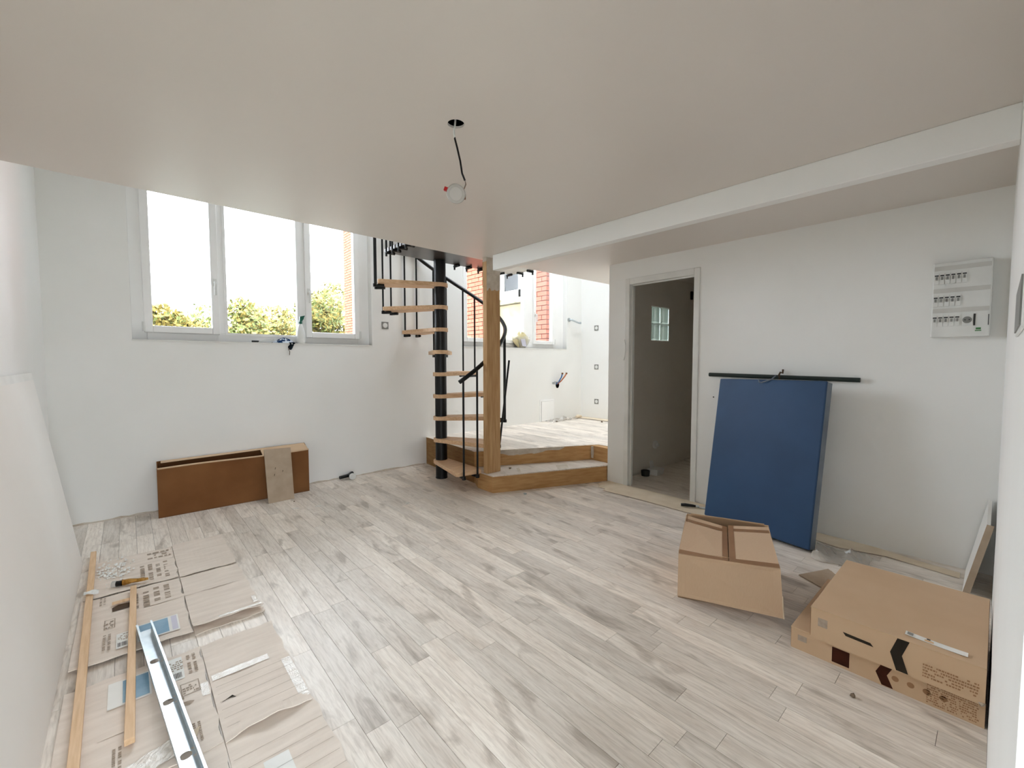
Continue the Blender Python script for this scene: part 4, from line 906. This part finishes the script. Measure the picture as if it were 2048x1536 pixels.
# spilled white plaster dust: nobody could count it
rng = random.Random(12); m = MB()
for k in range(150):
    x, y = rng.gauss(-.10, .045), rng.gauss(3.58, .085)
    if x < -.18: continue
    r_ = rng.uniform(.002, .010); n_ = 5
    m.add([(x+r_*math.cos(2*PI*q/n_+k), y+r_*1.6*math.sin(2*PI*q/n_+k), .0142+.002*rng.random()) for q in range(n_)]+[(x, y, .019)], [(q, (q+1) % n_, n_) for q in range(n_)])
o = tag(obj('plaster_dust', m, 'white_paper', at=(-.1, 3.58, .01)), 'spill of white plaster dust on the far cardboard sheet', 'dust'); o['kind'] = 'stuff'

# ---------------------------------------------------------------- long carton and fibreboard at the window wall
lc = thing('long_carton', 'long brown cardboard carton with torn top standing against the window wall', 'box', (.74, 4.68, 0))
fa, fb, ra, rb2 = Vector((.162, 4.585, 0)), Vector((1.335, 4.57, 0)), Vector((.17, 4.795, 0)), Vector((1.36, 4.79, 0))
def at_z(v, z): return Vector((v.x, v.y, z))
obj('front_panel', slab4([fa, fb, at_z(fb, .418), at_z(fa, .412)], .005), 'kraft2', lc)
obj('rear_panel', slab4([ra, rb2, at_z(rb2, .455), at_z(ra, .44)], .005), 'kraft2', lc)
obj('end_panel', slab4([fa, ra, at_z(ra, .44), at_z(fa, .412)], .005), 'kraft2', lc)
obj('end_panel', slab4([fb, rb2, at_z(rb2, .455), at_z(fb, .418)], .005), 'kraft2', lc)
obj('base', slab4([at_z(fa, .006), at_z(fb, .006), at_z(rb2, .006), at_z(ra, .006)], .005), 'kraft2', lc)
s0, s1 = .60, 1.0
fz = lambda t: at_z(lerp(fa, fb, t), lerp(Vector((0, 0, .414)), Vector((0, 0, .42)), t).z); rz_ = lambda t: at_z(lerp(ra, rb2, t), .442+.012*t)
obj('top_flap', slab4([fz(.655), fz(1.0), rz_(1.0), rz_(.655)], .004), 'kraft', lc)
obj('top_flap', slab4([lerp(fz(.02), rz_(.02), .55)+Vector((0, 0, .012)), lerp(fz(.66), rz_(.66), .72)+Vector((0, 0, .006)), rz_(.66), rz_(.02)], .004), 'kraft', lc)
obj('rim', MB().tube([fz(t)+Vector((0, 0, .004*math.sin(7*t))) for t in (0, .1, .2, .3, .4, .5, .6, .7, .8, .9, 1)], .008, 6), 'kraft', lc)
fb_ = thing('fibreboard', 'beige fibreboard piece leaning on the long carton', 'board', (1.03, 4.45, 0))
q0, q1 = Vector((.928, 4.392, .001)), Vector((1.150, 4.405, .001)); q2, q3 = Vector((1.166, 4.548, .468)), Vector((.936, 4.548, .476))
obj('board', slab4([q0, q1, q2, q3], .012), 'mdf', fb_)
for u, v in ((.35, .62), (.30, .5), (.62, .55)):
    c = lerp(lerp(q0, q1, u), lerp(q3, q2, u), v)
    obj('stain', MB().tube([c+Vector((-.002, -.0015, -.01)), c+Vector((.004, -.0015, .012))], .003, 6), 'dirt', fb_)

# ---------------------------------------------------------------- outside: neighbouring wing, trees, ground
struct('ground_outside', MB().box(-60, 80, YW+.32, 120, -.6, -.5).box(-60, 80, -60, -1.02, -.6, -.1), 'ground')
XW = 5.40; CH = .081; BLN = .235
nb = thing('brick_wing', 'orange brick house wing with beige rendered bay seen through the windows', 'building', (XW, 9, -.5))
obj('backing_wall', MB().box(XW+.03, XW+1.5, 5.13, 5.47, -.5, 6.8).box(XW+.03, XW+1.5, 6.55, 14.15, -.5, 6.8).box(XW+.09, XW+1.5, 5.47, 6.55, -.5, 6.8), 'mortar', nb)
bm_ = {}
def brick_mesh(L):
    k = round(L, 3)
    if k not in bm_:
        m_ = MB().box(-.05, .055, -L/2, L/2, -(CH-.012)/2, (CH-.012)/2)
        me = bpy.data.meshes.new('brick'); me.from_pydata(m_.v, [], m_.f); me.update(); me.materials.append(M['brick']); bm_[k] = me
    return bm_[k]
cand = []; rest = MB(); rng = random.Random(21)
def course(ya, yb, z, odd, keep):
    y = ya-(BLN*.5 if odd else 0); ends = []
    while y < yb-.01:
        a, b = max(y, ya), min(y+BLN, yb); y += BLN
        if b-a < .03: continue
        cand.append((a+.006, b-.006, z, keep(a, b, z)))
for i in range(89):
    z = -.46+CH*i
    course(5.13, 5.47, z, i % 2, lambda a, b, z: 0 if 1.4 < z < 3.3 else 9)
    course(6.55, 14.2, z, i % 2, lambda a, b, z: (1 if (6.7 < (a+b)/2 < 7.85 and 1.5 < z < 3.3) else 2 if (13.5 < a and 2. < z < 5.6) else 9))
cand.sort(key=lambda c: c[3]); cnt = 0; NBO = org(nb)
for a, b, z, k in cand:
    if cnt < 298 and k < 9:
        o = bpy.data.objects.new('brick', brick_mesh(b-a)); COL.objects.link(o); o.parent = nb
        o.location = Vector((XW+rng.uniform(-.003, .003), (a+b)/2, z))-NBO; cnt += 1
    else: rest.box(XW-.05, XW+.055, a, b, z-(CH-.012)/2, z+(CH-.012)/2)
o = obj('brickwork', rest, 'brick', nb); o['kind'] = 'stuff'
obj('render_panel', B(XW+.05, XW+.09, 5.47, 6.55, -.5, 2.36), 'render', nb)
obj('stone_ledge', MB().box(XW-.03, XW+.09, 5.47, 6.55, 2.37, 2.47), 'stone', nb, bevel=.01)
wf = MB(); x_ = XW+.06
for q in ((5.47, 5.56, 2.47, 4.2), (5.86, 5.93, 2.47, 4.2), (6.36, 6.55, 2.47, 4.2), (5.56, 6.36, 2.47, 2.62), (5.56, 6.36, 4.08, 4.2)): wf.box(x_-.03, x_+.03, q[0], q[1], q[2], q[3])
wfo = obj('window_frame', wf, 'frame', nb)
obj('curtain', B(x_+.02, x_+.04, 5.93, 6.36, 2.62, 4.08), 'curtain', wfo)
obj('curtain', B(x_+.02, x_+.04, 5.56, 5.86, 2.62, 4.08), 'frame', wfo)
obj('pane', B(x_, x_+.006, 5.56, 6.36, 2.62, 4.08), 'glass', wfo)
obj('head_wall', B(XW+.05, XW+.09, 5.47, 6.55, 4.2, 6.8), 'render', nb)

def tree(label, x, y, top, r, n, mix, seed, name='garden_tree'):
    rg_ = random.Random(seed); t = thing(name, label, 'tree', (x, y, -.5), 'garden trees beyond the window')
    tk = MB().tube([(x, y, -.5), (x+.05, y, top*.45), (x, y, top*.8)], [.14, .1, .03], 8)
    for k in range(7):
        a = rg_.uniform(0, 2*PI); z0 = top*rg_.uniform(.3, .7); tk.tube([(x, y, z0), (x+r*.6*math.cos(a), y+r*.6*math.sin(a), z0+r*.7)], [.05, .012], 6)
    obj('trunk', tk, 'bark', t)
    m_ = MB(); cz = top-r*1.05
    lobes = [(rg_.gauss(0, .45)*r, rg_.gauss(0, .45)*r, rg_.gauss(0, .35)*r, rg_.uniform(.4, .62)*r) for _ in range(11)]
    for k in range(n):
        lx, ly, lz, lr = rg_.choice(lobes); d = Vector((rg_.gauss(0, 1), rg_.gauss(0, 1), rg_.gauss(0, 1))).normalized()*lr*rg_.uniform(.55, 1.06)
        p_ = Vector((x+lx, y+ly, cz+lz))+d
        if p_.z > top: p_.z = top-rg_.random()*.3
        a = Vector((rg_.gauss(0, 1), rg_.gauss(0, 1), rg_.gauss(0, 1))).normalized(); b = a.orthogonal().normalized(); s = rg_.uniform(.06, .13)
        m_.add([p_-a*s, p_+b*s*.6, p_+a*s, p_-b*s*.6], [(0, 1, 2, 3)], 0 if rg_.random() < mix else 1)
    f_ = obj('foliage', m_, ['leaf1', 'leaf2'], t); f_['kind'] = 'stuff'
for lab, ratio, y, top, r_, n_, mx_, sd_ in (
    ('small yellow tree low in the left window pane', .054, 20, 3.75, .9, 1800, .8, 1),
    ('sparse grey-green tree at the right of the left pane', .125, 26, 3.9, 1.1, 1500, .35, 2),
    ('pale tree at the left of the middle pane', .181, 20, 4.25, 1.15, 3200, .5, 3),
    ('yellowish tree at the right of the middle pane', .250, 26, 4.0, 1.4, 3600, .7, 4),
    ('tall yellow-green tree in the right window pane', .346, 22, 5.4, 1.7, 7000, .55, 5),
    ('dull green tree behind the spray bottle', .262, 32, 4.0, 1.7, 2200, .35, 6)):
    tree(lab, ratio*y, y, 1.3+(top-1.3)*y/24, r_*y/22, n_, mx_, sd_)
